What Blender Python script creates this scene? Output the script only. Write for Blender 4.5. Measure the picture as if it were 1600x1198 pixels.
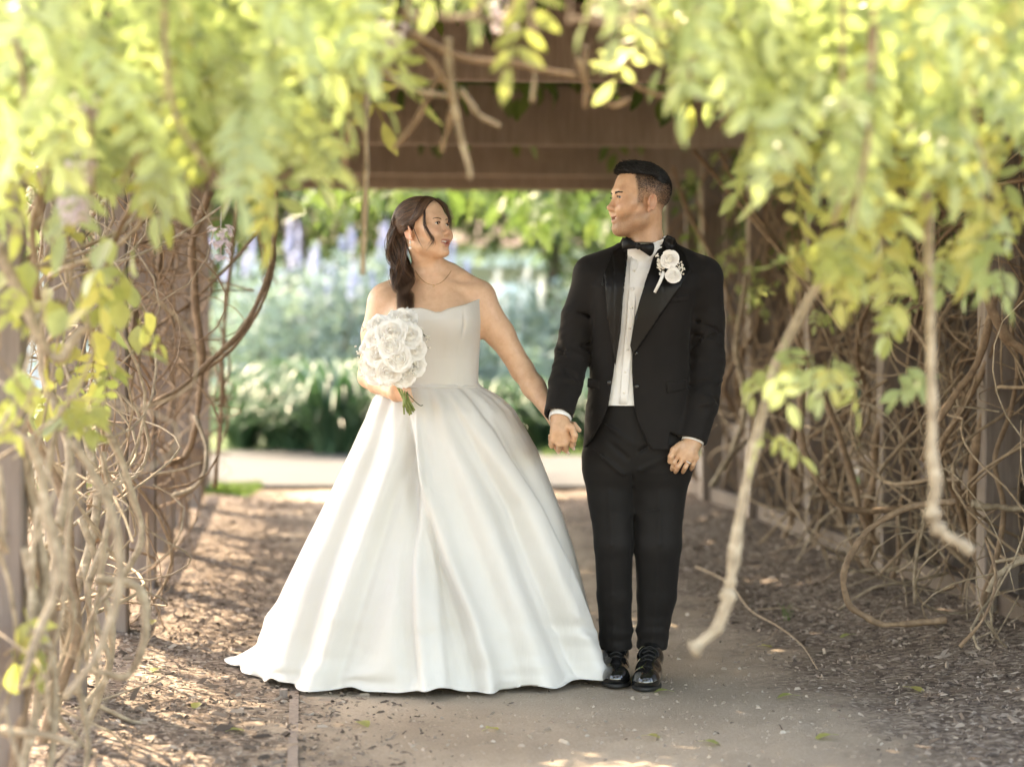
import bpy, bmesh, math, random
import numpy as np
from mathutils import Vector, Matrix, Quaternion
from mathutils.bvhtree import BVHTree

for _o in list(bpy.data.objects):
    bpy.data.objects.remove(_o)
SC = bpy.context.scene
COL = SC.collection
R = math.radians

# ------------------------------------------------------------------ camera
F = 3412.0                       # focal length in pixels of a 1600 px wide frame
CAMZ = 1.18
PITCH = math.atan(68 / F)
cam_data = bpy.data.cameras.new('camera')
cam = bpy.data.objects.new('camera', cam_data)
COL.objects.link(cam)
cam.location = (0, 0, CAMZ)
cam.rotation_euler = (math.pi / 2 - PITCH, 0, 0)
cam_data.sensor_width = 36.0
cam_data.lens = F / 1600 * 36
cam_data.clip_end = 2000
cam_data.dof.use_dof = True
cam_data.dof.focus_distance = 7.45
cam_data.dof.aperture_fstop = 1.7
cam_data.dof.aperture_blades = 0
SC.camera = cam

# ------------------------------------------------------------------ world and sun
SUN_EL, SUN_AZ = R(50), R(-40)
world = bpy.data.worlds.new('World')
SC.world = world
world.use_nodes = True
wn = world.node_tree
for n in list(wn.nodes):
    wn.nodes.remove(n)
wout = wn.nodes.new('ShaderNodeOutputWorld')
wbg = wn.nodes.new('ShaderNodeBackground')
sky = wn.nodes.new('ShaderNodeTexSky')
sky.sky_type = 'NISHITA'
sky.sun_disc = False
sky.sun_elevation = SUN_EL
sky.sun_rotation = SUN_AZ
sky.air_density = 1.0
sky.dust_density = 2.0
sky.ozone_density = 1.0
wbg.inputs['Strength'].default_value = 0.15
wn.links.new(sky.outputs[0], wbg.inputs[0])
wn.links.new(wbg.outputs[0], wout.inputs[0])
sl = bpy.data.lights.new('sun', 'SUN')
sl.energy = 2.1
sl.angle = R(0.53)
sl.color = (1.0, 0.95, 0.87)
sun = bpy.data.objects.new('sun', sl)
COL.objects.link(sun)
sdir = Vector((math.sin(SUN_AZ) * math.cos(SUN_EL), math.cos(SUN_AZ) * math.cos(SUN_EL), math.sin(SUN_EL)))
sun.rotation_euler = sdir.to_track_quat('Z', 'Y').to_euler()
sun.location = sdir * 30

vs = SC.view_settings
vs.view_transform = 'Standard'
vs.look = 'None'
vs.gamma = 1.0
vs.use_curve_mapping = False
vs.exposure = 3.38
try:
    vs.use_white_balance = True
    vs.white_balance_temperature = 9300
    vs.white_balance_tint = 12
except Exception:
    pass
SC.cycles.use_denoising = True
SC.cycles.max_bounces = 9
SC.cycles.diffuse_bounces = 7
SC.cycles.transparent_max_bounces = 8
SC.cycles.caustics_reflective = False
SC.cycles.caustics_refractive = False
SC.cycles.sample_clamp_indirect = 6.0

# ------------------------------------------------------------------ helpers
rng = np.random.default_rng(7)
random.seed(11)
_f = np.array((0, math.cos(PITCH), -math.sin(PITCH)))
_u = np.array((0, math.sin(PITCH), math.cos(PITCH)))


def P(px, py, d):
    """point on the photograph's ray through (px, py) at horizontal distance d from the camera"""
    v = np.array((1.0, 0, 0)) * ((px - 800) / F) - _u * ((py - 599) / F) + _f
    return np.array((0, 0, CAMZ)) + v * (d / v[1])


PA = R(5.47)                      # the pergola runs away to the left


def PG(u, v, z):
    """pergola coordinates (across, along, up) to world"""
    return np.array((u * math.cos(PA) - v * math.sin(PA), u * math.sin(PA) + v * math.cos(PA), z))


def tag(o, label=None, cat=None, group=None, kind=None):
    if label: o['label'] = label
    if cat: o['category'] = cat
    if group: o['group'] = group
    if kind: o['kind'] = kind
    return o


def empty(name, loc=(0, 0, 0)):
    o = bpy.data.objects.new(name, None)
    o.empty_display_size = 0.1
    COL.objects.link(o)
    o.location = loc
    return o


def world_matrix(o):
    m = o.matrix_basis.copy()
    if o.parent is not None:
        m = world_matrix(o.parent) @ o.matrix_parent_inverse @ m
    return m


def adopt(o, parent):
    """parent without moving"""
    o.parent = parent
    o.matrix_parent_inverse = world_matrix(parent).inverted()
    return o


def mkmesh(name, verts, faces, mats=None, smooth=True, midx=None):
    me = bpy.data.meshes.new(name)
    verts = np.asarray(verts, dtype=np.float32)
    if isinstance(faces, np.ndarray):
        n, k = faces.shape
        me.vertices.add(len(verts)); me.vertices.foreach_set('co', verts.ravel())
        me.loops.add(n * k); me.loops.foreach_set('vertex_index', faces.astype(np.int32).ravel())
        me.polygons.add(n)
        me.polygons.foreach_set('loop_start', np.arange(0, n * k, k, dtype=np.int32))
        try:
            me.polygons.foreach_set('loop_total', np.full(n, k, dtype=np.int32))
        except Exception:
            pass
        me.update(calc_edges=True)
    else:
        me.from_pydata([tuple(map(float, v)) for v in verts], [], [tuple(map(int, f)) for f in faces])
        me.update()
    if mats is not None:
        for m in (mats if isinstance(mats, (list, tuple)) else [mats]):
            me.materials.append(m)
    if midx is not None:
        me.polygons.foreach_set('material_index', np.asarray(midx, dtype=np.int32))
    me.polygons.foreach_set('use_smooth', np.full(len(me.polygons), bool(smooth)))
    return me


def mkobj(name, me, parent=None):
    o = bpy.data.objects.new(name, me)
    COL.objects.link(o)
    if parent is not None:
        adopt(o, parent)
    return o


def setcol(me, name, cols):
    a = me.color_attributes.new(name, 'FLOAT_COLOR', 'POINT')
    c = np.ones((len(me.vertices), 4), dtype=np.float32)
    c[:, :cols.shape[1]] = cols
    a.data.foreach_set('color', c.ravel())


class MB:
    """collects vertices and faces; build() makes one mesh object"""
    def __init__(s):
        s.v, s.f, s.m, s.n = [], [], [], 0

    def add(s, v, f, m=0):
        v = np.asarray(v, dtype=np.float32).reshape(-1, 3)
        s.v.append(v)
        for q in f:
            s.f.append([i + s.n for i in q]); s.m.append(m)
        s.n += len(v)

    def box(s, lo, hi, T=None, m=0):
        (a, b, c), (d, e, g) = lo, hi
        v = np.array([(a, b, c), (d, b, c), (d, e, c), (a, e, c), (a, b, g), (d, b, g), (d, e, g), (a, e, g)])
        if T is not None:
            v = np.array([T(*p) for p in v])
        s.add(v, [(0, 3, 2, 1), (4, 5, 6, 7), (0, 1, 5, 4), (1, 2, 6, 5), (2, 3, 7, 6), (3, 0, 4, 7)], m)

    def tube(s, pts, rad, sides=6, m=0, cap=True, flat=None):
        pts = np.asarray(pts, dtype=float)
        n = len(pts)
        rad = np.broadcast_to(np.asarray(rad, dtype=float), (n,))
        t = np.gradient(pts, axis=0)
        t /= np.linalg.norm(t, axis=1, keepdims=True) + 1e-9
        a = np.cross(t[0], (0.3, 0.9, 0.31)); a /= np.linalg.norm(a) + 1e-9
        ang = np.arange(sides) * 2 * math.pi / sides
        vs_ = []
        for i in range(n):
            a = a - t[i] * np.dot(a, t[i]); a /= np.linalg.norm(a) + 1e-9
            b = np.cross(t[i], a)
            vs_.append(pts[i] + rad[i] * (np.outer(np.cos(ang), a) + np.outer(np.sin(ang), b)))
        f = []
        for i in range(n - 1):
            for j in range(sides):
                k = (j + 1) % sides
                f.append((i * sides + j, i * sides + k, (i + 1) * sides + k, (i + 1) * sides + j))
        if cap:
            f.append(tuple(range(sides))[::-1]); f.append(tuple((n - 1) * sides + j for j in range(sides)))
        s.add(np.concatenate(vs_), f, m)

    def build(s, name, mats, parent=None, smooth=True):
        me = mkmesh(name, np.concatenate(s.v), s.f, mats, smooth, s.m)
        return mkobj(name, me, parent)


def spline(pts, n):
    """Catmull-Rom through pts, n samples; works for any number of columns"""
    p = np.asarray(pts, dtype=float)
    if len(p) == 2:
        t = np.linspace(0, 1, n)[:, None]
        return p[0] * (1 - t) + p[1] * t
    p = np.vstack([2 * p[0] - p[1], p, 2 * p[-1] - p[-2]])
    m = len(p) - 3
    out = []
    for x in np.linspace(0, m - 1e-6, n):
        i = int(x); t = x - i
        a, b, c, d = p[i:i + 4]
        out.append(0.5 * (2 * b + (c - a) * t + (2 * a - 5 * b + 4 * c - d) * t * t + (3 * b - a - 3 * c + d) * t ** 3))
    return np.array(out)


# ------------------------------------------------------------------ materials
def new_mat(name):
    m = bpy.data.materials.new(name)
    m.use_nodes = True
    nt = m.node_tree
    b = nt.nodes['Principled BSDF']
    return m, nt, b


def N(nt, t, **kw):
    n = nt.nodes.new(t)
    for k, v in kw.items():
        if hasattr(n, k): setattr(n, k, v)
        else: n.inputs[k].default_value = v
    return n


def L(nt, a, b): nt.links.new(a, b)


def ramp(nt, fac, stops):
    r = nt.nodes.new('ShaderNodeValToRGB')
    e = r.color_ramp.elements
    while len(e) < len(stops): e.new(0.5)
    for i, (p, c) in enumerate(stops):
        e[i].position = p; e[i].color = (*c[:3], 1)
    L(nt, fac, r.inputs[0])
    return r


def noise(nt, scale, detail=4, rough=0.55, vec=None, dist=0.0, coord='Object'):
    n = N(nt, 'ShaderNodeTexNoise')
    n.inputs['Scale'].default_value = scale
    n.inputs['Detail'].default_value = detail
    n.inputs['Roughness'].default_value = rough
    n.inputs['Distortion'].default_value = dist
    if vec is None:
        tc = N(nt, 'ShaderNodeTexCoord'); vec = tc.outputs[coord]
    L(nt, vec, n.inputs['Vector'])
    return n


def mapped(nt, scale=(1, 1, 1), rot=(0, 0, 0), coord='Object'):
    tc = N(nt, 'ShaderNodeTexCoord'); mp = N(nt, 'ShaderNodeMapping')
    mp.inputs['Scale'].default_value = scale
    mp.inputs['Rotation'].default_value = rot
    L(nt, tc.outputs[coord], mp.inputs['Vector'])
    return mp.outputs[0]


def bump(nt, b, h, strength=0.3, dist=0.01):
    n = N(nt, 'ShaderNodeBump')
    n.inputs['Strength'].default_value = strength
    n.inputs['Distance'].default_value = dist
    L(nt, h, n.inputs['Height']); L(nt, n.outputs[0], b.inputs['Normal'])
    return n


def simple(name, c, rough=0.6, c2=None, scale=20, bmp=0.0, bscale=60, bdist=0.003, metal=0.0, spec=0.5, sheen=0.0, coat=0.0):
    m, nt, b = new_mat(name)
    b.inputs['Base Color'].default_value = (*c, 1)
    b.inputs['Roughness'].default_value = rough
    b.inputs['Metallic'].default_value = metal
    b.inputs['Specular IOR Level'].default_value = spec
    b.inputs['Sheen Weight'].default_value = sheen
    b.inputs['Coat Weight'].default_value = coat
    if c2 is not None:
        n = noise(nt, scale, 5)
        r = ramp(nt, n.outputs[0], [(0.35, c), (0.68, c2)])
        L(nt, r.outputs[0], b.inputs['Base Color'])
    if bmp:
        n2 = noise(nt, bscale, 5)
        bump(nt, b, n2.outputs[0], bmp, bdist)
    return m


def leaf_mat(name, ca, cb, cc, rough=0.42, trans=0.5, tcol=1.6, var=0.35):
    """leaf: random tint for each piece, glossy top, light shines through"""
    m, nt, b = new_mat(name)
    at = N(nt, 'ShaderNodeAttribute'); at.attribute_name = 'tint'
    oi = N(nt, 'ShaderNodeObjectInfo')
    ad = N(nt, 'ShaderNodeMath', operation='ADD'); L(nt, at.outputs['Fac'], ad.inputs[0])
    ml = N(nt, 'ShaderNodeMath', operation='MULTIPLY'); L(nt, oi.outputs['Random'], ml.inputs[0]); ml.inputs[1].default_value = 0.6
    L(nt, ml.outputs[0], ad.inputs[1])
    fr = N(nt, 'ShaderNodeMath', operation='FRACT'); L(nt, ad.outputs[0], fr.inputs[0])
    r = ramp(nt, fr.outputs[0], [(0.0, ca), (0.55, cb), (1.0, cc)])
    nn = noise(nt, 30, 3)
    mx = N(nt, 'ShaderNodeMixRGB', blend_type='MULTIPLY'); mx.inputs[0].default_value = var
    L(nt, r.outputs[0], mx.inputs[1])
    r2 = ramp(nt, nn.outputs[0], [(0.3, (0.6, 0.6, 0.5)), (0.7, (1.15, 1.15, 1.1))]); L(nt, r2.outputs[0], mx.inputs[2])
    L(nt, mx.outputs[0], b.inputs['Base Color'])
    b.inputs['Roughness'].default_value = rough
    tr = N(nt, 'ShaderNodeBsdfTranslucent')
    g = N(nt, 'ShaderNodeMixRGB', blend_type='MULTIPLY'); g.inputs[0].default_value = 1
    L(nt, mx.outputs[0], g.inputs[1]); g.inputs[2].default_value = (tcol * (0.92 if var > 0.1 else 1.0), tcol, tcol * (0.70 if var > 0.1 else 0.95), 1)
    L(nt, g.outputs[0], tr.inputs['Color'])
    ms = N(nt, 'ShaderNodeMixShader'); ms.inputs[0].default_value = trans
    out = nt.nodes['Material Output']
    L(nt, b.outputs[0], ms.inputs[1]); L(nt, tr.outputs[0], ms.inputs[2]); L(nt, ms.outputs[0], out.inputs[0])
    return m


# ------------------------------------------------------------------ signed-distance modelling
def v3(p): return np.asarray(p, dtype=np.float32)


def smin(a, b, k):
    if k <= 0: return np.minimum(a, b)
    h = np.maximum(k - np.abs(a - b), 0) / k
    return np.minimum(a, b) - h * h * (k * 0.25)


class Sdf:
    """list of primitives in world space, meshed on a grid with surface nets"""
    def __init__(s): s.pr = []

    def add(s, fn, lo, hi, k=0.0, op='u', pad=None):
        s.pr.append((fn, v3(lo), v3(hi), k, op, pad if pad is not None else max(k, 0.01) + 0.02))

    def cone(s, a, b, ra, rb, k=0.02, op='u'):
        a, b = v3(a), v3(b)
        ab = b - a; l2 = float(ab @ ab) + 1e-12
        def fn(x, y, z):
            t = np.clip(((x - a[0]) * ab[0] + (y - a[1]) * ab[1] + (z - a[2]) * ab[2]) / l2, 0, 1)
            return np.sqrt((x - a[0] - t * ab[0]) ** 2 + (y - a[1] - t * ab[1]) ** 2 + (z - a[2] - t * ab[2]) ** 2) - (ra + (rb - ra) * t)
        r = max(ra, rb)
        s.add(fn, np.minimum(a, b) - r, np.maximum(a, b) + r, k, op)

    def chain(s, pts, rad, k=0.02, kin=0.01):
        for i in range(len(pts) - 1):
            s.cone(pts[i], pts[i + 1], rad[i], rad[i + 1], k if i == 0 else kin)

    def ell(s, c, r, k=0.02, op='u', M=None):
        c = v3(c); r = v3(r)
        Mx = np.eye(3, dtype=np.float32) if M is None else np.asarray(M, dtype=np.float32)
        def fn(x, y, z):
            X, Y, Z = x - c[0], y - c[1], z - c[2]
            p = [Mx[0, i] * X + Mx[1, i] * Y + Mx[2, i] * Z for i in range(3)]
            k0 = np.sqrt(sum((p[i] / r[i]) ** 2 for i in range(3)))
            k1 = np.sqrt(sum((p[i] / r[i] ** 2) ** 2 for i in range(3))) + 1e-6
            return k0 * (k0 - 1) / k1
        m = float(r.max()) if M is not None else r
        s.add(fn, c - m, c + m, k, op)

    def loft(s, z, cx, cy, hw, hd, k=0.02, op='u', e=2.3, disp=None):
        """stack of super-ellipses along z"""
        z, cx, cy, hw, hd = [np.asarray(q, dtype=np.float32) for q in (z, cx, cy, hw, hd)]
        o = np.argsort(z); z, cx, cy, hw, hd = z[o], cx[o], cy[o], hw[o], hd[o]
        def fn(x, y, zz):
            zf = np.ravel(zz)
            I = lambda q: np.interp(zf, z, q).astype(np.float32).reshape(zz.shape)
            a, b = I(hw), I(hd)
            q = (np.abs((x - I(cx)) / a) ** e + np.abs((y - I(cy)) / b) ** e) ** (1 / e)
            d = (q - 1) * np.minimum(a, b)
            d = np.maximum(d, np.maximum(zz - z[-1], z[0] - zz))
            if disp is not None: d = d + disp(x, y, zz)
            return d
        lo = (float((cx - hw).min()), float((cy - hd).min()), float(z[0]))
        hi = (float((cx + hw).max()), float((cy + hd).max()), float(z[-1]))
        s.add(fn, lo, hi, k, op, 0.06)

    def field(s, lo, hi, res):
        lo, hi = v3(lo), v3(hi)
        n = np.ceil((hi - lo) / res).astype(int) + 1
        ax = [lo[i] + np.arange(n[i], dtype=np.float32) * res for i in range(3)]
        D = np.full(n, 0.5, dtype=np.float32)
        for fn, a, b, k, op, pad in s.pr:
            i0 = np.clip(np.floor((a - pad - lo) / res).astype(int), 0, n)
            i1 = np.clip(np.ceil((b + pad - lo) / res).astype(int) + 1, 0, n)
            if np.any(i1 <= i0): continue
            sl_ = tuple(slice(i0[j], i1[j]) for j in range(3))
            x = ax[0][sl_[0]][:, None, None]; y = ax[1][sl_[1]][None, :, None]; z = ax[2][sl_[2]][None, None, :]
            d = np.broadcast_to(fn(x, y, z), D[sl_].shape).astype(np.float32)
            if op == 'u': D[sl_] = smin(D[sl_], d, k)
            elif op == 's': D[sl_] = -smin(-D[sl_], d, k)
            elif op == 'd': D[sl_] = D[sl_] + d            # displacement
        return D, lo

    def mesh(s, lo, hi, res):
        D, o = s.field(lo, hi, res)
        return surfnets(D, o, res)


def surfnets(D, lo, res):
    ins = D < 0
    c = np.zeros(tuple(np.array(D.shape) - 1), dtype=np.int8)
    offs = [(i, j, k) for i in (0, 1) for j in (0, 1) for k in (0, 1)]
    S = lambda A, o: A[o[0]:A.shape[0] - 1 + o[0], o[1]:A.shape[1] - 1 + o[1], o[2]:A.shape[2] - 1 + o[2]]
    for o in offs: c += S(ins, o)
    mix = (c > 0) & (c < 8)
    ids = np.full(c.shape, -1, dtype=np.int64)
    ix = np.argwhere(mix)
    ids[mix] = np.arange(len(ix))
    acc = np.zeros((len(ix), 3), dtype=np.float32); cnt = np.zeros(len(ix), dtype=np.float32)
    g = lambda o: D[ix[:, 0] + o[0], ix[:, 1] + o[1], ix[:, 2] + o[2]]
    vals = {o: g(o) for o in offs}
    for o in offs:
        for a in range(3):
            if o[a] == 0:
                o2 = list(o); o2[a] = 1; o2 = tuple(o2)
                d0, d1 = vals[o], vals[o2]
                x = (d0 < 0) != (d1 < 0)
                t = np.where(x, d0 / np.where(x, d0 - d1, 1), 0)
                p = np.array(o, dtype=np.float32)[None] + np.eye(3, dtype=np.float32)[a][None] * t[:, None]
                acc[x] += p[x]; cnt[x] += 1
    V = lo + (ix + acc / cnt[:, None]) * res
    faces = []
    for a in range(3):
        b, d = (a + 1) % 3, (a + 2) % 3
        A = np.take(ins, range(0, D.shape[a] - 1), axis=a); B = np.take(ins, range(1, D.shape[a]), axis=a)
        e = np.argwhere(A != B)
        ok = (e[:, b] > 0) & (e[:, d] > 0) & (e[:, b] < D.shape[b] - 1) & (e[:, d] < D.shape[d] - 1)
        e = e[ok]
        flip = A[tuple(e.T)]
        def cell(ob, od):
            q = e.copy(); q[:, b] += ob; q[:, d] += od
            return ids[tuple(q.T)]
        q = np.stack([cell(-1, -1), cell(0, -1), cell(0, 0), cell(-1, 0)], axis=1)
        q[~flip] = q[~flip][:, ::-1]
        faces.append(q)
    Fc = np.concatenate(faces)
    Fc = Fc[(Fc >= 0).all(axis=1)]
    return V.astype(np.float32), Fc


def relax(V, Fc, it=1, w=0.5):
    for _ in range(it):
        s_ = np.zeros_like(V); c_ = np.zeros(len(V), dtype=np.float32)
        for i in range(4):
            a, b = Fc[:, i], Fc[:, (i + 1) % 4]
            np.add.at(s_, a, V[b]); np.add.at(c_, a, 1)
            np.add.at(s_, b, V[a]); np.add.at(c_, b, 1)
        V = V * (1 - w) + w * s_ / np.maximum(c_, 1)[:, None]
    return V


def compact(V, Fc):
    used = np.unique(Fc)
    mp = np.full(len(V), -1, dtype=np.int64); mp[used] = np.arange(len(used))
    return V[used], mp[Fc]


def multires(sd, base, fine, smooth_it=1):
    """one surface meshed coarse, with finer boxes for head and hands; boxes overlap a little"""
    V, Fc = sd.mesh(*base)
    V = relax(V, Fc, smooth_it)
    keep = np.ones(len(Fc), bool)
    for lo, hi, res in fine:
        m = 0.012
        inb = np.all((V > v3(lo) + m) & (V < v3(hi) - m), axis=1)
        keep &= ~inb[Fc].all(axis=1)
    V, Fc = compact(V, Fc[keep])
    for lo, hi, res in fine:
        v2, f2 = sd.mesh(lo, hi, res)
        v2 = relax(v2, f2, 1, 0.35)
        Fc = np.concatenate([Fc, f2 + len(V)]); V = np.concatenate([V, v2])
    return V, Fc


class Frame:
    """local frame (x to its left as the viewer sees it, -y forward, z up) with scale"""
    def __init__(s, c, yaw=0, pitch=0, roll=0, sc=1.0):
        s.c = np.asarray(c, dtype=float); s.s = sc
        s.M = np.array(Matrix.Rotation(yaw, 3, 'Z') @ Matrix.Rotation(roll, 3, 'Y') @ Matrix.Rotation(pitch, 3, 'X'))

    def __call__(s, x, y, z): return s.c + s.s * (s.M @ np.array((x, y, z), dtype=float))
    def arr(s, a): return s.c + s.s * (np.asarray(a, dtype=float) @ s.M.T)
    def inv(s, V): return ((np.asarray(V, dtype=float) - s.c) @ s.M) / s.s
# ================================================================== setting
def wood_mat(name, c1, c2, c3):
    m, nt, b = new_mat(name)
    v = mapped(nt, (7, 7, 0.55))
    n = noise(nt, 6, 8, 0.65, vec=v, dist=0.6)
    r = ramp(nt, n.outputs[0], [(0.25, c1), (0.5, c2), (0.78, c3)])
    n2 = noise(nt, 2.2, 4)
    mx = N(nt, 'ShaderNodeMixRGB', blend_type='MULTIPLY'); mx.inputs[0].default_value = .5
    r2 = ramp(nt, n2.outputs[0], [(0.3, (.55, .55, .55)), (0.7, (1.1, 1.08, 1.05))])
    L(nt, r.outputs[0], mx.inputs[1]); L(nt, r2.outputs[0], mx.inputs[2]); L(nt, mx.outputs[0], b.inputs['Base Color'])
    b.inputs['Roughness'].default_value = .72
    bump(nt, b, n.outputs[0], .35, .004)
    return m


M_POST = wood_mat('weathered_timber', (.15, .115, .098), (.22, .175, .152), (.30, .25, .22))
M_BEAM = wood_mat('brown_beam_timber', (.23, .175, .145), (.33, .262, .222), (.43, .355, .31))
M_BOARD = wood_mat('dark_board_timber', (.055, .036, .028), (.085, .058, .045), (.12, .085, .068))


def ground_mat():
    m, nt, b = new_mat('mulch_and_dirt')
    co = mapped(nt, (1, 1, 1), (0, 0, -PA))
    sp = N(nt, 'ShaderNodeSeparateXYZ'); L(nt, co, sp.inputs[0])
    # compacted path in the middle of the walk, ragged edges
    nz = noise(nt, 2.6, 5)
    wob = N(nt, 'ShaderNodeMath', operation='MULTIPLY_ADD'); L(nt, nz.outputs[0], wob.inputs[0]); wob.inputs[1].default_value = 1.1; L(nt, sp.outputs[0], wob.inputs[2])
    d = N(nt, 'ShaderNodeMath', operation='SUBTRACT'); L(nt, wob.outputs[0], d.inputs[0]); d.inputs[1].default_value = 1.40
    ab = N(nt, 'ShaderNodeMath', operation='ABSOLUTE'); L(nt, d.outputs[0], ab.inputs[0])
    pm = N(nt, 'ShaderNodeMapRange'); pm.interpolation_type = 'SMOOTHSTEP'
    pm.inputs['From Min'].default_value = .62; pm.inputs['From Max'].default_value = 1.15; pm.inputs['To Min'].default_value = 1; pm.inputs['To Max'].default_value = 0
    L(nt, ab.outputs[0], pm.inputs['Value'])
    vo = N(nt, 'ShaderNodeTexVoronoi'); vo.inputs['Scale'].default_value = 55; L(nt, co, vo.inputs['Vector'])
    sc_ = N(nt, 'ShaderNodeSeparateColor'); L(nt, vo.outputs['Color'], sc_.inputs[0])
    mul = ramp(nt, sc_.outputs[0], [(0, (.080, .058, .046)), (.45, (.17, .127, .102)), (.8, (.265, .212, .172)), (1, (.40, .335, .28))])
    n3 = noise(nt, 130, 6, .7)
    dirt = ramp(nt, n3.outputs[0], [(.25, (.29, .225, .170)), (.55, (.43, .350, .275)), (.8, (.56, .47, .385))])
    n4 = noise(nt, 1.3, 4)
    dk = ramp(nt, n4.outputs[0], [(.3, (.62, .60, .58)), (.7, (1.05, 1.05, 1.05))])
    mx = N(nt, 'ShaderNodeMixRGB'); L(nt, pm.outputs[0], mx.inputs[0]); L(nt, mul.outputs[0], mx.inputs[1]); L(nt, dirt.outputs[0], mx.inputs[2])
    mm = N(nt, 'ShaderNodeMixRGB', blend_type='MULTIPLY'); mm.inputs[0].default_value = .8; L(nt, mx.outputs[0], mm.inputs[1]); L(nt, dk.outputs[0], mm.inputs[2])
    L(nt, mm.outputs[0], b.inputs['Base Color'])
    b.inputs['Roughness'].default_value = .9
    b.inputs['Specular IOR Level'].default_value = .2
    bump(nt, b, n3.outputs[0], .6, .012)
    return m


def gz(x, y):
    """gentle unevenness; mulch is heaped along the posts"""
    u = x * math.cos(PA) + y * math.sin(PA)
    z = .006 * np.sin(x * 3.1 + 1.3 * np.sin(y * 1.7)) + .005 * np.sin(y * 4.3 + x * 1.9)
    inside = 1 / (1 + np.exp(np.clip((y - 17) * 2, -40, 40)))
    heap = .07 * np.exp(-((u - 2.75) / .55) ** 2) + .05 * np.exp(-((u + .8) / .45) ** 2)
    flat = 1 - np.exp(-((x + .1) ** 2 / 1.6 + (y - 7.6) ** 2 / 1.2))
    return (z * .8 - .008) * flat + heap * inside * np.clip((y - 3) / 2, 0, 1) - .004


def build_ground():
    ax = lambda a, b, n, far: np.unique(np.concatenate([-np.geomspace(.1, far, 26)[::-1] + a, np.linspace(a, b, n), np.geomspace(.1, far, 26) + b]))
    xs, ys = ax(-3, 4.5, 190, 500), ax(3, 19, 300, 600)
    X, Y = np.meshgrid(xs, ys, indexing='ij')
    Z = gz(X, Y)
    Z += np.where((np.abs(X) < 5) & (Y > 3) & (Y < 19), rng.normal(size=Z.shape) * .0035 * (1 - np.exp(-((X + .1) ** 2 / 1.2 + (Y - 7.6) ** 2 / .8))), 0)
    V = np.stack([X, Y, Z], -1).reshape(-1, 3)
    idx = np.arange(X.size).reshape(X.shape)
    q = np.stack([idx[:-1, :-1], idx[1:, :-1], idx[1:, 1:], idx[:-1, 1:]], -1).reshape(-1, 4)
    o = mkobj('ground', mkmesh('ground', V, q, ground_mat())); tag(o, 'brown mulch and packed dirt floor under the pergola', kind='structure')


build_ground()


def chip_field(name, n, size, umin, umax, vmin, vmax, mat, seed, flatn=.5, density=None, label=None):
    """many small irregular solid chips, joined: nobody could count them"""
    r_ = np.random.default_rng(seed)
    u = r_.uniform(umin, umax, n); v = vmin + (vmax - vmin) * r_.random(n) ** 1.5
    if density is not None:
        k = r_.random(n) < density(u, v); u, v = u[k], v[k]
    n = len(u)
    x = u * math.cos(PA) - v * math.sin(PA); y = u * math.sin(PA) + v * math.cos(PA)
    z = gz(x, y)
    tet = np.array([(-1, -.4, -.3), (1, -.35, -.2), (.7, .45, -.3), (-.8, .4, -.25), (-.5, 0, .6), (.55, .05, .5)])
    fc = np.array([(0, 1, 5), (0, 5, 4), (1, 2, 5), (2, 3, 4), (2, 4, 5), (3, 0, 4), (0, 3, 2), (0, 2, 1)])
    s = size * r_.lognormal(0, .45, n)
    sc3 = np.stack([s * r_.uniform(.8, 1.6, n), s * r_.uniform(.35, .8, n), s * r_.uniform(.2, .6, n) * flatn * 2], -1)
    a = r_.uniform(0, 6.28, n); t = r_.normal(0, .35, n)
    P0 = tet[None] * sc3[:, None] * (1 + r_.normal(0, .18, (n, 6, 3)))
    ca, sa, ct, st = np.cos(a), np.sin(a), np.cos(t), np.sin(t)
    px, py, pz = P0[..., 0], P0[..., 1], P0[..., 2]
    px, pz = px * ct[:, None] - pz * st[:, None], px * st[:, None] + pz * ct[:, None]
    X = px * ca[:, None] - py * sa[:, None] + x[:, None]; Y = px * sa[:, None] + py * ca[:, None] + y[:, None]
    V = np.stack([X, Y, pz + (z + sc3[:, 2] * .2)[:, None]], -1).reshape(-1, 3)
    Fc = (fc[None] + (np.arange(n) * 6)[:, None, None]).reshape(-1, 3)
    me = mkmesh(name, V, Fc, mat, False)
    setcol(me, 'tint', np.repeat(np.repeat(r_.random(n), 6)[:, None], 3, 1))
    o = mkobj(name, me); tag(o, label, kind='stuff')
    return o


def tint_mat(name, stops, rough=.85):
    m, nt, b = new_mat(name)
    at = N(nt, 'ShaderNodeAttribute'); at.attribute_name = 'tint'
    r = ramp(nt, at.outputs['Fac'], stops)
    L(nt, r.outputs[0], b.inputs['Base Color']); b.inputs['Roughness'].default_value = rough
    return m


M_CHIP = tint_mat('bark_chips', [(0, (.050, .035, .028)), (.4, (.135, .098, .077)), (.8, (.245, .19, .152)), (1, (.38, .31, .255))])
M_PEBBLE = tint_mat('pebbles', [(0, (.20, .155, .12)), (.7, (.34, .28, .225)), (1, (.46, .395, .335))])
edge = lambda u, v: np.clip(np.maximum(.35 - u, u - 1.75) * 1.6 + .22, .016, 1)
chip_field('bark_mulch', 70000, .0078, -1.3, 3.4, 5.0, 17, M_CHIP, 5, .6, edge, 'loose brown bark mulch along the posts')
chip_field('gravel', 9000, .0038, -.9, 3.2, 5.2, 12, M_PEBBLE, 6, 1.0, None, 'small pale pebbles scattered over the dirt')

# concrete path crossing beyond the pergola, and grass beside it
M_CONC = simple('grey_asphalt', (.034, .033, .032), .9, (.044, .043, .042), 3, .3, 80)
M_LAWN = simple('lawn_green', (.060, .105, .030), .9, (.11, .16, .05), 8, .5, 120, .02)


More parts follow.
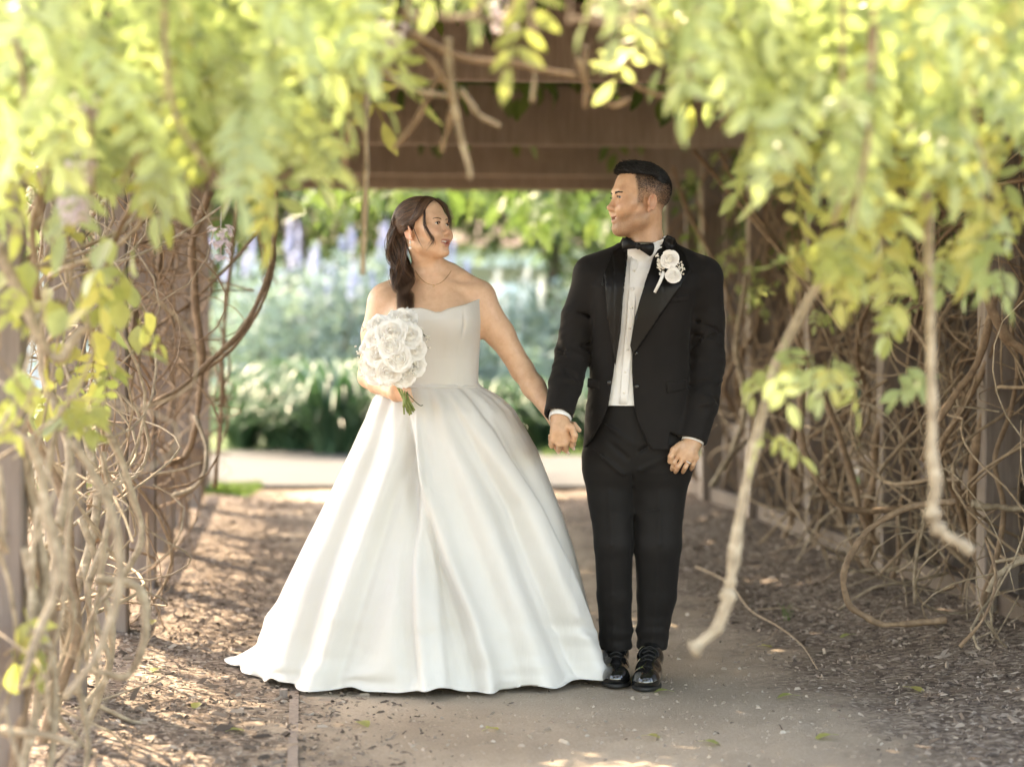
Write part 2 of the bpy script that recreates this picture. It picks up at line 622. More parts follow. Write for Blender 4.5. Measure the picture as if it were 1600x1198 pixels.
def sheet(name, pts, z, mat):
    v = [(x, y, z) for x, y in pts] + [(x, y, z - .05) for x, y in pts]
    n = len(pts)
    f = [tuple(range(n))] + [(i, (i + 1) % n, n + (i + 1) % n, n + i) for i in range(n)]
    f[1:] = [q[::-1] for q in f[1:]]
    o = mkobj(name, mkmesh(name, v, f, mat, False)); tag(o, kind='structure'); return o


sheet('path', [(-30, 17.6), (-2.2, 17.3), (6, 17.0), (30, 16.0), (30, 19.6), (6, 20.0), (-.2, 22.6), (-30, 23.2)], .03, M_CONC)
sheet('lawn', [(-30, 15.2), (-1.95, 16.2), (-2.1, 17.1), (-30, 17.4)], .022, M_LAWN)
sheet('lawn', [(-.1, 22.75), (6.1, 20.15), (30, 19.8), (60, 80), (-60, 80), (-30, 23.4)], .022, M_LAWN)


def grass_tufts(name, n, fn, h, mat, seed, label):
    r_ = np.random.default_rng(seed)
    x, y = fn(r_, n)
    a = r_.uniform(0, 6.28, n); hh = h * r_.uniform(.5, 1.2, n); w = .004 + .003 * r_.random(n)
    lean = r_.normal(0, .35, (n, 2)) * hh[:, None]
    dx, dy = np.cos(a) * w, np.sin(a) * w
    z0 = np.full(n, .02)
    V = np.stack([np.stack([x - dx, y - dy, z0], -1), np.stack([x + dx, y + dy, z0], -1), np.stack([x + lean[:, 0] * .4, y + lean[:, 1] * .4, z0 + hh * .65], -1), np.stack([x + lean[:, 0], y + lean[:, 1], z0 + hh], -1)], 1).reshape(-1, 3)
    Fc = (np.array([(0, 1, 2), (0, 2, 3), (1, 3, 2)])[None] + (np.arange(n) * 4)[:, None, None]).reshape(-1, 3)
    me = mkmesh(name, V, Fc, mat); setcol(me, 'tint', np.repeat(np.repeat(r_.random(n), 4)[:, None], 3, 1))
    tag(mkobj(name, me), label, kind='stuff')


M_GRASS = leaf_mat('grass_blades', (.05, .10, .02), (.09, .15, .035), (.16, .20, .06), .6, .4)
grass_tufts('grass', 7000, lambda r_, n: (r_.uniform(-5, -1.95, n), r_.uniform(16.25, 17.2, n)), .06, M_GRASS, 3, 'short green grass beside the concrete path')
grass_tufts('grass', 12000, lambda r_, n: (r_.uniform(.3, 5, n), r_.uniform(21.6, 25, n)), .07, M_GRASS, 4, 'short green grass in front of the far shrubs')

# timber edging of the path
edging = empty('path_edging', tuple(PG(-.03, 6.5, 0)))
tag(edging, 'thin timber edging board set in the dirt beside the gown', 'edging')
mb = MB(); mb.box((-.046, 5.0, -.06), (-.016, 7.55, -.001), PG); mb.build('board', [M_POST], edging, False)
mb = MB(); mb.box((-.080, 7.25, -.1), (-.053, 7.29, .022), PG); mb.build('stake', [M_POST], edging, False)

# ------------------------------------------------------------------ pergola
pergola = empty('pergola', tuple(PG(1.05, 11, 0)))
tag(pergola, 'brown timber pergola with heavy cross beams overgrown by vines', 'pergola')


def bevel_box(name, lo, hi, mat, parent, T=PG, bev=.006):
    """solid timber with softened arrises"""
    bm = bmesh.new()
    bmesh.ops.create_cube(bm, size=1)
    for v in bm.verts:
        v.co = Vector([lo[i] + (v.co[i] + .5) * (hi[i] - lo[i]) for i in range(3)])
    bmesh.ops.bevel(bm, geom=bm.edges[:], offset=bev, segments=1, affect='EDGES')
    for v in bm.verts: v.co = Vector(T(*v.co))
    me = bpy.data.meshes.new(name); bm.to_mesh(me); bm.free(); me.materials.append(mat)
    return mkobj(name, me, parent)


VL = [3.8, 5.4, 7.0, 8.6, 10.2, 11.8, 13.4, 15.0, 16.6]
VR = [3.9, 5.5, 7.1, 8.75, 10.35, 11.95, 13.55, 15.15, 16.75]
rr = np.random.default_rng(8)
for v in VL:
    w = rr.uniform(-.01, .01)
    bevel_box('post', (-.81 + w, v, -.1), (-.69 + w, v + .12, 2.76), M_POST, pergola)
for v in VR:
    w = rr.uniform(-.01, .01)
    bevel_box('post', (2.80 + w, v, -.1), (2.95 + w, v + .12, 2.76), M_POST, pergola)
# slimmer doubled posts on the outer right row
for v in VR[3:]:
    bevel_box('post', (3.02, v + .35, -.1), (3.12, v + .45, 2.70), M_POST, pergola)
for i in range(len(VR) - 1):
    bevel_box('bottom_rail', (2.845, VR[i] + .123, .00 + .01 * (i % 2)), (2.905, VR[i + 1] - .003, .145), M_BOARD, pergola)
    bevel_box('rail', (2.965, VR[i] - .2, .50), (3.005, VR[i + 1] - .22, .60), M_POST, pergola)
for i in range(len(VL) - 1):
    bevel_box('rail', (-.875, VL[i] - .2, .42), (-.822, VL[i + 1] - .22, .52), M_POST, pergola)
for v, z0 in ((3.76, 2.42), (5.36, 2.40), (7.02, 2.385), (10.22, 2.385), (13.45, 2.375), (15.95, 2.375), (17.25, 2.36)):
    bevel_box('cross_beam', (-1.25, v - .09, z0), (3.45, v, z0 + .37), M_BEAM, pergola, bev=.008)
for u in (-.95, -.75, .25, 1.25, 2.25, 2.87, 3.15):
    bevel_box('purlin', (u - .035, 3.3, 2.795), (u + .035, 17.8, 2.90), M_BEAM, pergola)
for k in range(22):
    v = 5.6 + k * .55
    bevel_box('batten', (-1.3, v, 2.905), (3.5, v + .045, 2.95), M_BEAM, pergola, bev=.004)
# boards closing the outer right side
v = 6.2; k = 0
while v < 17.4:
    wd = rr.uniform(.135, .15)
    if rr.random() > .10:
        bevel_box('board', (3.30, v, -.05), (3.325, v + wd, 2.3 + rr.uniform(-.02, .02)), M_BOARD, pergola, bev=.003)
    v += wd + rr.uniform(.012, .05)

# ------------------------------------------------------------------ litter on the ground
def on_ground(px, py, lift=.0):
    d = CAMZ * F / (py - 531)
    p = P(px, py, d); p[2] = float(gz(np.array(p[0]), np.array(p[1]))) + lift
    return p
# ------------------------------------------------------------------ vines
def bark_mat(name, c1, c2, c3):
    m, nt, b = new_mat(name)
    n = noise(nt, 26, 6, .65)
    r = ramp(nt, n.outputs[0], [(.3, c1), (.55, c2), (.8, c3)])
    L(nt, r.outputs[0], b.inputs['Base Color']); b.inputs['Roughness'].default_value = .75
    bump(nt, b, noise(nt, 90, 5).outputs[0], .5, .004)
    return m


M_VINE = bark_mat('vine_bark', (.125, .078, .047), (.24, .158, .098), (.38, .27, .175))
M_VINE_PALE = bark_mat('pale_dry_vine', (.15, .11, .072), (.34, .27, .19), (.56, .48, .37))
M_VINE_TAN = bark_mat('tan_vine', (.20, .14, .092), (.33, .24, .16), (.48, .37, .26))  # lighter bark; on the right wall its tone stands for sunlit stems
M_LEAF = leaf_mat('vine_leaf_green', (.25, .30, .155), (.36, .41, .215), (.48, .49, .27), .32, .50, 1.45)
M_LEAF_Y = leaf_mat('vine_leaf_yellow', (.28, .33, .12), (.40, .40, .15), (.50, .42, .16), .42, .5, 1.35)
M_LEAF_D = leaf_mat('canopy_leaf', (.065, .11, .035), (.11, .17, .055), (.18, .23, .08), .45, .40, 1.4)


def leaflet(v, f, base, d, side, ln, wd, nrm, fold=.35, droop=.25):
    """one pointed leaflet: two halves folded along the midrib"""
    n0 = len(v)
    prof = ((0, 0), (.22, .72), (.48, 1.0), (.76, .66), (1.0, 0))
    for t, w in prof:
        c = base + d * ln * t - nrm * droop * ln * t * t
        v.append(c)
        if 0 < t < 1:
            v.append(c + side * wd * w * .5 + nrm * fold * wd * w * .5)
            v.append(c - side * wd * w * .5 + nrm * fold * wd * w * .5)
    # indices: 0 | 1,2,3 | 4,5,6 | 7,8,9 | 10
    q = [(0, 1, 2), (0, 3, 1), (1, 4, 5, 2), (1, 3, 6, 4), (4, 7, 8, 5), (4, 6, 9, 7), (7, 10, 8), (7, 9, 10)]
    f += [tuple(i + n0 for i in p) for p in q]


def compound_leaf(seed, pairs=5, length=.24, ll=.075, lw=.032, mat=None):
    """pinnate vine leaf hanging along -z from its stalk at the origin, face along -y"""
    r_ = np.random.default_rng(seed)
    v, f, tint = [], [], []
    up = np.array((0, -1.0, 0))
    pts = []
    bend = r_.uniform(-.25, .25)
    for i in range(pairs + 2):
        t = i / (pairs + 1)
        pts.append(np.array((bend * length * t * t, -.10 * length * math.sin(t * 2.2), -length * t)))
    for i in range(1, pairs + 1):
        for s in (-1, 1):
            d = np.array((s * r_.uniform(.75, 1.0), r_.normal() * .15, -r_.uniform(.35, .75))); d /= np.linalg.norm(d)
            sd_ = np.cross(d, up); sd_ /= np.linalg.norm(sd_)
            nn = np.cross(sd_, d)
            if nn @ up < 0: nn = -nn
            k = len(v)
            sz = r_.uniform(.8, 1.1) * (1 - .25 * abs(i / pairs - .55))
            leaflet(v, f, pts[i], d, sd_, ll * sz, lw * sz, nn, r_.uniform(.15, .5), r_.uniform(.05, .5))
            tint += [r_.normal(0, .05)] * (len(v) - k)
    d = np.array((bend, 0, -1.0)); d /= np.linalg.norm(d); sd_ = np.cross(d, up); k = len(v)
    leaflet(v, f, pts[-1], d, sd_, ll * 1.05, lw, up, .25, .2); tint += [0] * (len(v) - k)
    mb = MB(); mb.add(v, f)
    k = mb.n
    mb.tube(pts, np.linspace(.0024, .0012, len(pts)), 3, cap=False); tint += [.1] * (mb.n - k)
    V = np.concatenate(mb.v)
    me = mkmesh('leaf', V, mb.f, mat)
    setcol(me, 'tint', np.repeat((np.array(tint) + .2)[:, None], 3, 1))
    return me


LEAVES = {m: [compound_leaf(100 + i, 4 + i % 3, .20 + .04 * (i % 3), .078, .029, m) for i in range(6)] for m in (M_LEAF, M_LEAF_Y)}
SMALL = {m: [compound_leaf(130 + i, 2 + i % 2, .10, .060, .030, m) for i in range(4)] for m in (M_LEAF, M_LEAF_Y)}


def single_leaf(seed, mat):
    r_ = np.random.default_rng(seed); v, f = [], []
    leaflet(v, f, np.zeros(3), np.array((0, -.15, -1.0)), np.array((1.0, 0, 0)), .085, .062, np.array((0, -1.0, 0.1)), .25, .2)
    mb = MB(); mb.add(v, f); mb.tube([(0, .01, .03), (0, 0, 0)], .0013, 3)
    me = mkmesh('leaf', np.concatenate(mb.v), mb.f, mat); setcol(me, 'tint', np.full((mb.n, 3), .2)); return me


BROAD = {m: [single_leaf(i, m) for i in range(2)] for m in (M_LEAF, M_LEAF_Y)}


def hang(me, loc, r_, parent, yaw_s=.9, tilt_s=.45, scale=1.0, flare=None):
    o = bpy.data.objects.new('leaf', me); COL.objects.link(o)
    e = Matrix.Rotation(r_.normal(0, yaw_s), 4, 'Z') @ Matrix.Rotation(r_.normal(0, tilt_s) - .25, 4, 'X') @ Matrix.Rotation(r_.normal(0, .45) if flare is None else flare + r_.normal(0, .3), 4, 'Y')
    s = scale * r_.uniform(.8, 1.2)
    o.matrix_basis = Matrix.Translation(Vector(loc)) @ e @ Matrix.Diagonal((s, s, s, 1))
    adopt(o, parent); return o


def leaf_mass(name, meshes, locs, r_, parent, scale=1.0, flat=False, label=None):
    """joined foliage too dense to pick apart"""
    Vs, Fs, Ts, n0 = [], [], [], 0
    pre = []
    for me in meshes:
        v = np.empty(len(me.vertices) * 3, np.float32); me.vertices.foreach_get('co', v)
        t = np.empty(len(me.vertices) * 4, np.float32); me.color_attributes['tint'].data.foreach_get('color', t)
        me.calc_loop_triangles()
        tr = np.empty(len(me.loop_triangles) * 3, np.int32); me.loop_triangles.foreach_get('vertices', tr)
        pre.append((v.reshape(-1, 3), tr.reshape(-1, 3), t.reshape(-1, 4)[:, 0]))
    for p in locs:
        v, f, t = pre[r_.integers(len(pre))]
        a = r_.uniform(0, 6.28) if flat else r_.normal(0, 1.2)
        b_ = r_.normal(-1.1, .5) if flat else r_.normal(-.25, .5)
        c_ = r_.normal(0, .5)
        M = np.array(Matrix.Rotation(a, 3, 'Z') @ Matrix.Rotation(b_, 3, 'X') @ Matrix.Rotation(c_, 3, 'Y')) * scale * r_.uniform(.75, 1.25)
        Vs.append(v @ M.T + p); Fs.append(f + n0); Ts.append(t + r_.random() * .8); n0 += len(v)
    me = mkmesh(name, np.concatenate(Vs), np.concatenate(Fs), meshes[0].materials[0])
    setcol(me, 'tint', np.repeat(np.concatenate(Ts)[:, None], 3, 1))
    o = mkobj(name, me, parent); tag(o, label, kind='stuff'); return o


def wander(start, n, step, d0, r_, turn=.35, pull=None, zmax=2.5, zmin=.01, gravity=0.0):
    p = np.array(start, float); d = np.array(d0, float); d /= np.linalg.norm(d)
    out = [p.copy()]; c = r_.normal(0, turn, 3)
    for i in range(n):
        c = c * .8 + r_.normal(0, turn, 3) * .6
        d = d + c * .5
        d[2] -= gravity
        if pull is not None: d += pull(p)
        d /= np.linalg.norm(d) + 1e-9
        p = p + d * step
        p[2] = min(max(p[2], zmin), zmax)
        out.append(p.copy())
    return np.array(out)


ca_, sa_ = math.cos(PA), math.sin(PA)


def wall_pull(u0, du, k=.35):
    """keeps a stem inside the slab u0 +- du"""
    def fn(p):
        u = p[0] * ca_ + p[1] * sa_
        e = (u0 - u)
        e = e if abs(e) > du else 0
        return np.array((ca_, sa_, 0)) * e * k * 4
    return fn


def tangle(parent, name, n, u0, du, v0, v1, z0, z1, rmin, rmax, steps, seed, mat=M_VINE, turn=.32, updown=.8, label=None, zr=(.01, 2.6)):
    r_ = np.random.default_rng(seed)
    mb = MB(); pl = wall_pull(u0, du)
    for i in range(n):
        v = r_.uniform(v0, v1); s = PG(u0 + r_.uniform(-du, du), v, r_.uniform(z0, z1))
        d = np.array((r_.normal() * .5, r_.normal() * .7, r_.normal() * updown + .3 * (1 if r_.random() < .6 else -1)))
        c = wander(s, steps, r_.uniform(.06, .11), d, r_, turn, pl, zr[1], zr[0])
        c = spline(c[::2], len(c))
        rad = rmin + (rmax - rmin) * r_.random() ** 2.2
        mb.tube(c, rad * np.linspace(1, .55, len(c)), 5, cap=False)
    o = mb.build(name, [mat], parent); tag(o, label, kind='stuff'); return o


def stem(parent, pts, r0, r1=None, mat=M_VINE, n=None, knots=()):
    """one thick stem through (px, py, distance) points"""
    q = np.array([P(*p) for p in pts])
    n = n or max(14, len(pts) * 7)
    c = spline(q, n)
    rad = np.linspace(r0, r1 or r0 * .8, n)
    r_ = np.random.default_rng(int(abs(pts[0][0] * 7 + pts[0][1])))
    rad *= 1 + .20 * np.convolve(r_.normal(size=n), np.ones(3) / 3, 'same')
    c += np.stack([np.convolve(r_.normal(0, r0 * .35, n), np.ones(5) / 5, 'same') for _ in range(3)], -1)
    for t in knots:
        rad *= 1 + .9 * np.exp(-((np.linspace(0, 1, n) - t) / (1.1 / n)) ** 2)
    mb = MB(); mb.tube(c, rad, 8)
    return mb.build('stem', [mat], parent)


def climb(parent, u, v, u1, v1, r0, seed, mat=M_VINE, turns=1.5, z1=2.75):
    """trunk twisting up a post"""
    r_ = np.random.default_rng(seed); pts = []
    ph = r_.uniform(0, 6)
    for t in np.linspace(0, 1, 16):
        a = ph + turns * 6.28 * t
        w = .09 + .05 * math.sin(t * 9 + ph)
        pts.append(PG(u + (u1 - u) * t + w * math.cos(a) + r_.normal(0, .02), v + (v1 - v) * t + w * math.sin(a), -.05 + (z1 + .05) * t))
    c = spline(pts, 60); rad = np.linspace(r0, r0 * .55, 60) * (1 + .08 * np.convolve(r_.normal(size=60), np.ones(3) / 3, 'same'))
    mb = MB(); mb.tube(c, rad, 8); return mb.build('stem', [mat], parent)


def vine(label, base, group='wisteria vines on the pergola'):
    o = empty('wisteria_vine', tuple(base)); tag(o, label, 'vine', group); return o


# --- left wall
vl = vine('tangled brown wisteria vine climbing the left posts behind the woman', PG(-.75, 10.3, 0))
tangle(vl, 'twigs', 190, -.86, .16, 7.6, 15.2, .5, 2.4, .0028, .0085, 18, 51)
tangle(vl, 'twigs', 70, -.84, .16, 8.0, 13.0, .4, 2.3, .003, .008, 18, 158, M_VINE_TAN, .25, 1.5)
tangle(vl, 'twigs', 100, -.80, .18, 8.4, 11.6, 1.0, 2.3, .0025, .0065, 18, 52)
for i, v in enumerate(VL[3:8]):
    climb(vl, -.78, v + .05, -.75, v + .2, .022 - .001 * i, 70 + i); climb(vl, -.85, v + .2, -.7, v - .1, .014, 90 + i, turns=2.2)
stem(vl, [(434, 270, 9.6), (430, 350, 9.5), (418, 430, 9.4), (385, 505, 9.3), (335, 560, 9.2), (280, 608, 9.1), (222, 636, 9.0)], .0125, .010)
stem(vl, [(405, 300, 9.8), (428, 380, 9.7), (415, 460, 9.5), (370, 535, 9.4), (300, 595, 9.3), (240, 640, 9.2)], .0095, .007)
stem(vl, [(330, 300, 9.6), (302, 380, 9.6), (305, 470, 9.6), (314, 560, 9.6), (308, 650, 9.6), (290, 710, 9.6), (262, 725, 9.5)], .0165, .014)
stem(vl, [(420, 330, 9.9), (380, 390, 9.8), (300, 470, 9.7), (230, 520, 9.5)], .008, .006)
stem(vl, [(372, 310, 11.6), (362, 400, 11.6), (350, 520, 11.6), (345, 640, 11.6), (335, 760, 11.7)], .013, .012)
stem(vl, [(270, 775, 9.4), (300, 765, 9.4), (318, 740, 9.4), (322, 700, 9.5), (305, 650, 9.6)], .0115, .010, M_VINE_PALE)
stem(vl, [(236, 742, 9.2), (280, 734, 9.2), (316, 722, 9.2)], .0065, .005, M_VINE_PALE)
for k, (x, y) in enumerate(((352, 560), (345, 600), (350, 640))):
    stem(vl, [(x - 12, y - 60, 12.2), (x + 2, y - 20, 12.2), (x + 6, y + 20, 12.2), (x - 8, y + 60, 12.2)], .007, .006)
# fine dry tassel beside the arch
for k in range(7):
    r_ = np.random.default_rng(300 + k)
    stem(vl, [(398 + r_.uniform(-3, 3), 345, 9.4), (408 + r_.uniform(-5, 8), 380, 9.4), (416 + r_.uniform(-8, 12), 410, 9.4), (412 + r_.uniform(-14, 26), 432 + r_.uniform(-12, 14), 9.4)], .0026, .0014)

# --- near left, out of focus
vn = vine('pale dry vine stems with yellow leaves at the near left post', PG(-.75, 5.6, 0))
tangle(vn, 'twigs', 120, -.78, .16, 5.0, 7.4, .05, 1.9, .003, .009, 16, 55, M_VINE_PALE, .4)
for i in range(22):
    r_ = np.random.default_rng(400 + i)
    x = r_.uniform(-10, 170); y = r_.uniform(560, 900); d = r_.uniform(4.9, 6.6)
    w = r_.uniform(-60, 90)
    stem(vn, [(x, y, d), (x + w * .5 + r_.uniform(-20, 30), y + 110, d), (x + w + r_.uniform(-30, 30), y + 220, d), (x + w * .6 + r_.uniform(-60, 10), y + 330, d), (x + w * .2 - 30, y + 400, d)], r_.uniform(.006, .012), None, M_VINE_PALE)
stem(vn, [(150, 905, 5.6), (215, 915, 5.6), (228, 960, 5.6), (222, 1010, 5.6), (195, 1055, 5.6), (140, 1045, 5.6)], .011, .009, M_VINE_PALE)
stem(vn, [(0, 1140, 5.0), (60, 1145, 5.0), (125, 1165, 5.0)], .011, .008, M_VINE_PALE)
stem(vn, [(-10, 380, 4.9), (40, 480, 4.9), (70, 540, 4.9), (95, 562, 4.9), (115, 530, 4.9), (142, 510, 4.9)], .013, .010, M_VINE_PALE)
stem(vn, [(60, 470, 5.2), (52, 350, 5.2), (75, 260, 5.2), (60, 180, 5.2)], .009, .007)
stem(vn, [(250, 250, 5.6), (200, 330, 5.6), (165, 420, 5.6)], .009, .007)
for i in range(4): climb(vn, -.76, 5.4 + i * .45, -.7, 5.6 + i * .5, .017, 120 + i, M_VINE_PALE if i % 2 else M_VINE)
r_ = np.random.default_rng(61)
for i in range(110):
    px = r_.uniform(-20, 235) ; py = r_.uniform(330, 690) if r_.random() < .8 else r_.uniform(800, 1080)
    if py > 690: px = r_.uniform(0, 160)
    if px > 60 + 190 * math.exp(-((py - 500) / 190) ** 2): continue
    me = BROAD[M_LEAF_Y if r_.random() < .6 else M_LEAF][i % 2] if r_.random() < .7 else SMALL[M_LEAF_Y][i % 4]
    hang(me, P(px, py - 20, r_.uniform(4.8, 6.4)), r_, vn, .8, .5, r_.uniform(.8, 1.15))

# --- right wall
vr = vine('dense brown wisteria vine covering the right posts beside the man', PG(2.9, 10.3, 0))
tangle(vr, 'twigs', 280, 3.05, .16, 7.2, 16.2, .3, 2.45, .0028, .0095, 19, 56)
tangle(vr, 'twigs', 130, 3.00, .14, 8.0, 13.0, .9, 2.4, .0030, .0075, 20, 57, M_VINE, .22, 1.6)
tangle(vr, 'twigs', 150, 2.98, .18, 7.6, 14.5, .3, 2.5, .0032, .0085, 20, 156, M_VINE_TAN, .2, 1.8)
tangle(vr, 'twigs', 80, 2.78, .22, 8.6, 12.5, .1, 1.2, .004, .012, 18, 157, M_VINE_TAN, .3, 1.2)
tangle(vr, 'twigs', 60, 2.72, .20, 7.6, 11.0, .02, .6, .003, .008, 16, 58, M_VINE_PALE, .4)
for i, v in enumerate(VR[2:8]):
    climb(vr, 2.86, v + .1, 2.9, v + .1, .026 - .001 * i, 170 + i); climb(vr, 2.78, v + .3, 2.9, v - .2, .016, 190 + i, turns=1.9); climb(vr, 2.8, v - .3, 2.95, v + .3, .012, 210 + i, turns=.8)
stem(vr, [(1492, 782, 8.0), (1455, 786, 8.0), (1415, 795, 8.0), (1360, 825, 8.0), (1326, 875, 8.0), (1320, 925, 8.0), (1340, 955, 8.0), (1390, 975, 8.0), (1478, 968, 8.0)], .0135, .0125, M_VINE)
stem(vr, [(1605, 872, 7.9), (1575, 885, 7.9), (1552, 905, 7.9), (1545, 925, 7.9)], .0115, .010, M_VINE_PALE)
stem(vr, [(1600, 795, 8.5), (1550, 792, 8.5), (1515, 788, 8.5)], .017, .016, M_VINE_PALE)
stem(vr, [(1255, 560, 9.4), (1248, 640, 9.4), (1262, 720, 9.4), (1300, 780, 9.4), (1345, 798, 9.4), (1425, 792, 9.4)], .017, .012)
stem(vr, [(1242, 520, 9.8), (1300, 650, 9.8), (1330, 740, 9.8), (1345, 800, 9.8), (1370, 850, 9.8)], .014, .012)
stem(vr, [(1560, 430, 8.4), (1530, 560, 8.4), (1490, 620, 8.4), (1465, 660, 8.4), (1440, 720, 8.4)], .014, .011)
stem(vr, [(1620, 560, 8.2), (1570, 520, 8.2), (1540, 440, 8.2), (1560, 360, 8.2)], .019, .015)
stem(vr, [(1085, 235, 12.0), (1130, 290, 12.0), (1200, 370, 11.5), (1260, 440, 11), (1320, 520, 10.4)], .014, .011)
stem(vr, [(1125, 240, 12.0), (1170, 320, 12.0), (1240, 420, 11.6), (1290, 520, 11), (1330, 620, 10.4)], .011, .009)
stem(vr, [(1050, 260, 14), (1080, 340, 14), (1130, 440, 13.4), (1160, 560, 13)], .014, .012)
stem(vr, [(1130, 735, 12.4), (1150, 690, 12.4), (1165, 620, 12.4), (1150, 540, 12.4), (1165, 430, 12.4)], .020, .014, M_VINE_PALE)
stem(vr, [(1110, 760, 12.0), (1140, 715, 12.0), (1165, 690, 12.2)], .014, .012, M_VINE_PALE)
stem(vr, [(1500, 1010, 7.4), (1540, 960, 7.4), (1556, 900, 7.6), (1540, 840, 7.8)], .006, .005)
r_ = np.random.default_rng(66)
for i in range(90):
    v = r_.uniform(9, 15); hang(SMALL[M_LEAF][i % 4], PG(2.7 + r_.normal(0, .12), v, r_.uniform(1.3, 2.4)), r_, vr, 1.2, .5, .8)

# --- near right: dangling stems in front of the couple's walk
vd = vine('long bare vine stems dangling free with a few yellow leaf sprays', PG(2.2, 5.2, 0))
stem(vd, [(1300, 415, 5.0), (1262, 470, 5.0), (1215, 565, 5.0), (1188, 660, 5.0), (1165, 770, 5.0), (1147, 880, 5.0), (1139, 918, 5.0), (1130, 960, 5.0), (1112, 990, 5.0), (1078, 1016, 5.0)], .0115, .0125, M_VINE_PALE, 70, (.70, .985))
stem(vd, [(1448, 300, 4.7), (1450, 420, 4.7), (1455, 560, 4.7), (1456, 680, 4.7), (1461, 760, 4.7), (1457, 805, 4.7), (1470, 830, 4.7), (1500, 848, 4.7), (1518, 862, 4.7)], .0105, .0125, M_VINE_PALE, 60, (.62, .72))
stem(vd, [(572, 110, 5.2), (573, 230, 5.2), (570, 330, 5.2), (568, 430, 5.2)], .0085, .006, M_VINE_PALE)
stem(vd, [(590, 60, 4.8), (598, 100, 4.8), (586, 150, 4.8)], .009, .007, M_VINE_PALE)
for c, pts in enumerate(([(700, 60), (705, 130), (715, 190), (728, 240), (735, 280)], [(712, 150), (700, 200), (690, 238)], [(690, 110), (655, 180), (615, 235)], [(720, 140), (745, 175), (782, 198)], [(650, 70), (690, 120), (706, 160)], [(900, 90), (920, 140), (955, 165), (985, 155)], [(835, 100), (832, 160)], [(916, 70), (915, 170)], [(640, 55), (720, 90), (800, 100), (900, 120)], [(600, 110), (640, 140), (700, 150)], [(980, 80), (990, 130), (1040, 150)], [(545, 190), (540, 260), (560, 285)], [(790, 110), (797, 150)])):
    stem(vd, [(x, y, 4.6 + .05 * (c % 4)) for x, y in pts], .0075, .0055, M_VINE if c % 3 else M_VINE_PALE)
r_ = np.random.default_rng(67)
for cx_, cy_, n, sp in ((1345, 425, 11, 38), (1300, 395, 7, 28), (1245, 580, 4, 18), (1290, 598, 4, 16), (1190, 600, 3, 12), (1195, 700, 2, 8), (1505, 390, 7, 28), (1545, 420, 4, 18), (1420, 500, 2, 8), (1455, 610, 2, 8), (1560, 325, 7, 28)):
    for i in range(n):
        hang(SMALL[M_LEAF_Y if r_.random() < .55 else M_LEAF][i % 4], P(cx_ + r_.normal(0, sp), cy_ - 25 + r_.normal(0, sp * .6), r_.uniform(4.5, 5.2)), r_, vd, .9, .5, .85)
M_WIST = leaf_mat('wisteria_petal', (.62, .55, .62), (.72, .66, .70), (.80, .76, .78), .6, .4, 1.1, .04)
def raceme(px, py, d, ln, parent, seed):
    r_ = np.random.default_rng(seed); v, f, tn = [], [], []
    c = P(px, py, d)
    for i in range(46):
        t = r_.random(); a = r_.uniform(0, 6.28); w = .024 * (1 - .6 * t)
        b0 = c + np.array((math.cos(a) * w, math.sin(a) * w, -ln * t))
        dd = np.array((math.cos(a), math.sin(a), -.3)); dd /= np.linalg.norm(dd)
        sd_ = np.cross(dd, (0, 0, 1.0)); k = len(v)
        leaflet(v, f, b0, dd, sd_ / np.linalg.norm(sd_), .020, .020, np.array((0, 0, 1.0)), .4, .3); tn += [r_.random() * .5] * (len(v) - k)
    mb = MB(); mb.add(v, f); k = mb.n; mb.tube([c + (0, 0, .04), c + (0, 0, -ln)], .0012, 4); tn += [.1] * (mb.n - k)
    o = mb.build('flower_cluster', [M_WIST], parent); setcol(o.data, 'tint', np.repeat(np.array(tn)[:, None], 3, 1))
for i, (x, y, d, l) in enumerate(((122, 250, 4.6, .05), (117, 308, 4.6, .055), (345, 350, 6.4, .10), (130, 145, 4.4, .05), (790, 5, 4.5, .05), (610, 30, 4.5, .06))):
    raceme(x, y, d, l, vn if x < 400 else vd, 900 + i)

# --- leafy curtains over the entrance
def curtain(label, base, region, n, seed, dmin, dmax, ycol=.35, mass=0):
    o = vine(label, base); r_ = np.random.default_rng(seed); k = 0; tries = 0
    locs = []
    while k < n + mass and tries < 40000:
        tries += 1
        x0, x1 = region[0][0], region[-1][0]
        px = r_.uniform(x0, x1); top = -120
        lim = np.interp(px, [q[0] for q in region], [q[1] for q in region])
        py = top + (lim - top) * r_.random() ** .85
        d = r_.uniform(dmin, dmax)
        p = P(px, py - 150, d)
        low = (py - top) / (lim - top)
        if k < n:
            m = M_LEAF_Y if r_.random() < ycol * (.1 + .8 * low ** 2) else M_LEAF
            hang(LEAVES[m][r_.integers(6)], p, r_, o, .8, .5, .205 * d)
        else: locs.append(p + (0, .25, .1))
        k += 1
    if locs: leaf_mass('foliage', LEAVES[M_LEAF], locs, r_, o, .85, False)
    for i in range(9):
        px = r_.uniform(region[0][0], region[-1][0]); d = r_.uniform(dmin, dmax)
        lim = np.interp(px, [q[0] for q in region], [q[1] for q in region])
        stem(o, [(px, -720, 3.75), (px + r_.uniform(-40, 40), -200, d), (px + r_.uniform(-60, 60), lim * .4, d), (px + r_.uniform(-70, 70), lim * .85, d)], .006, .004)
    return o


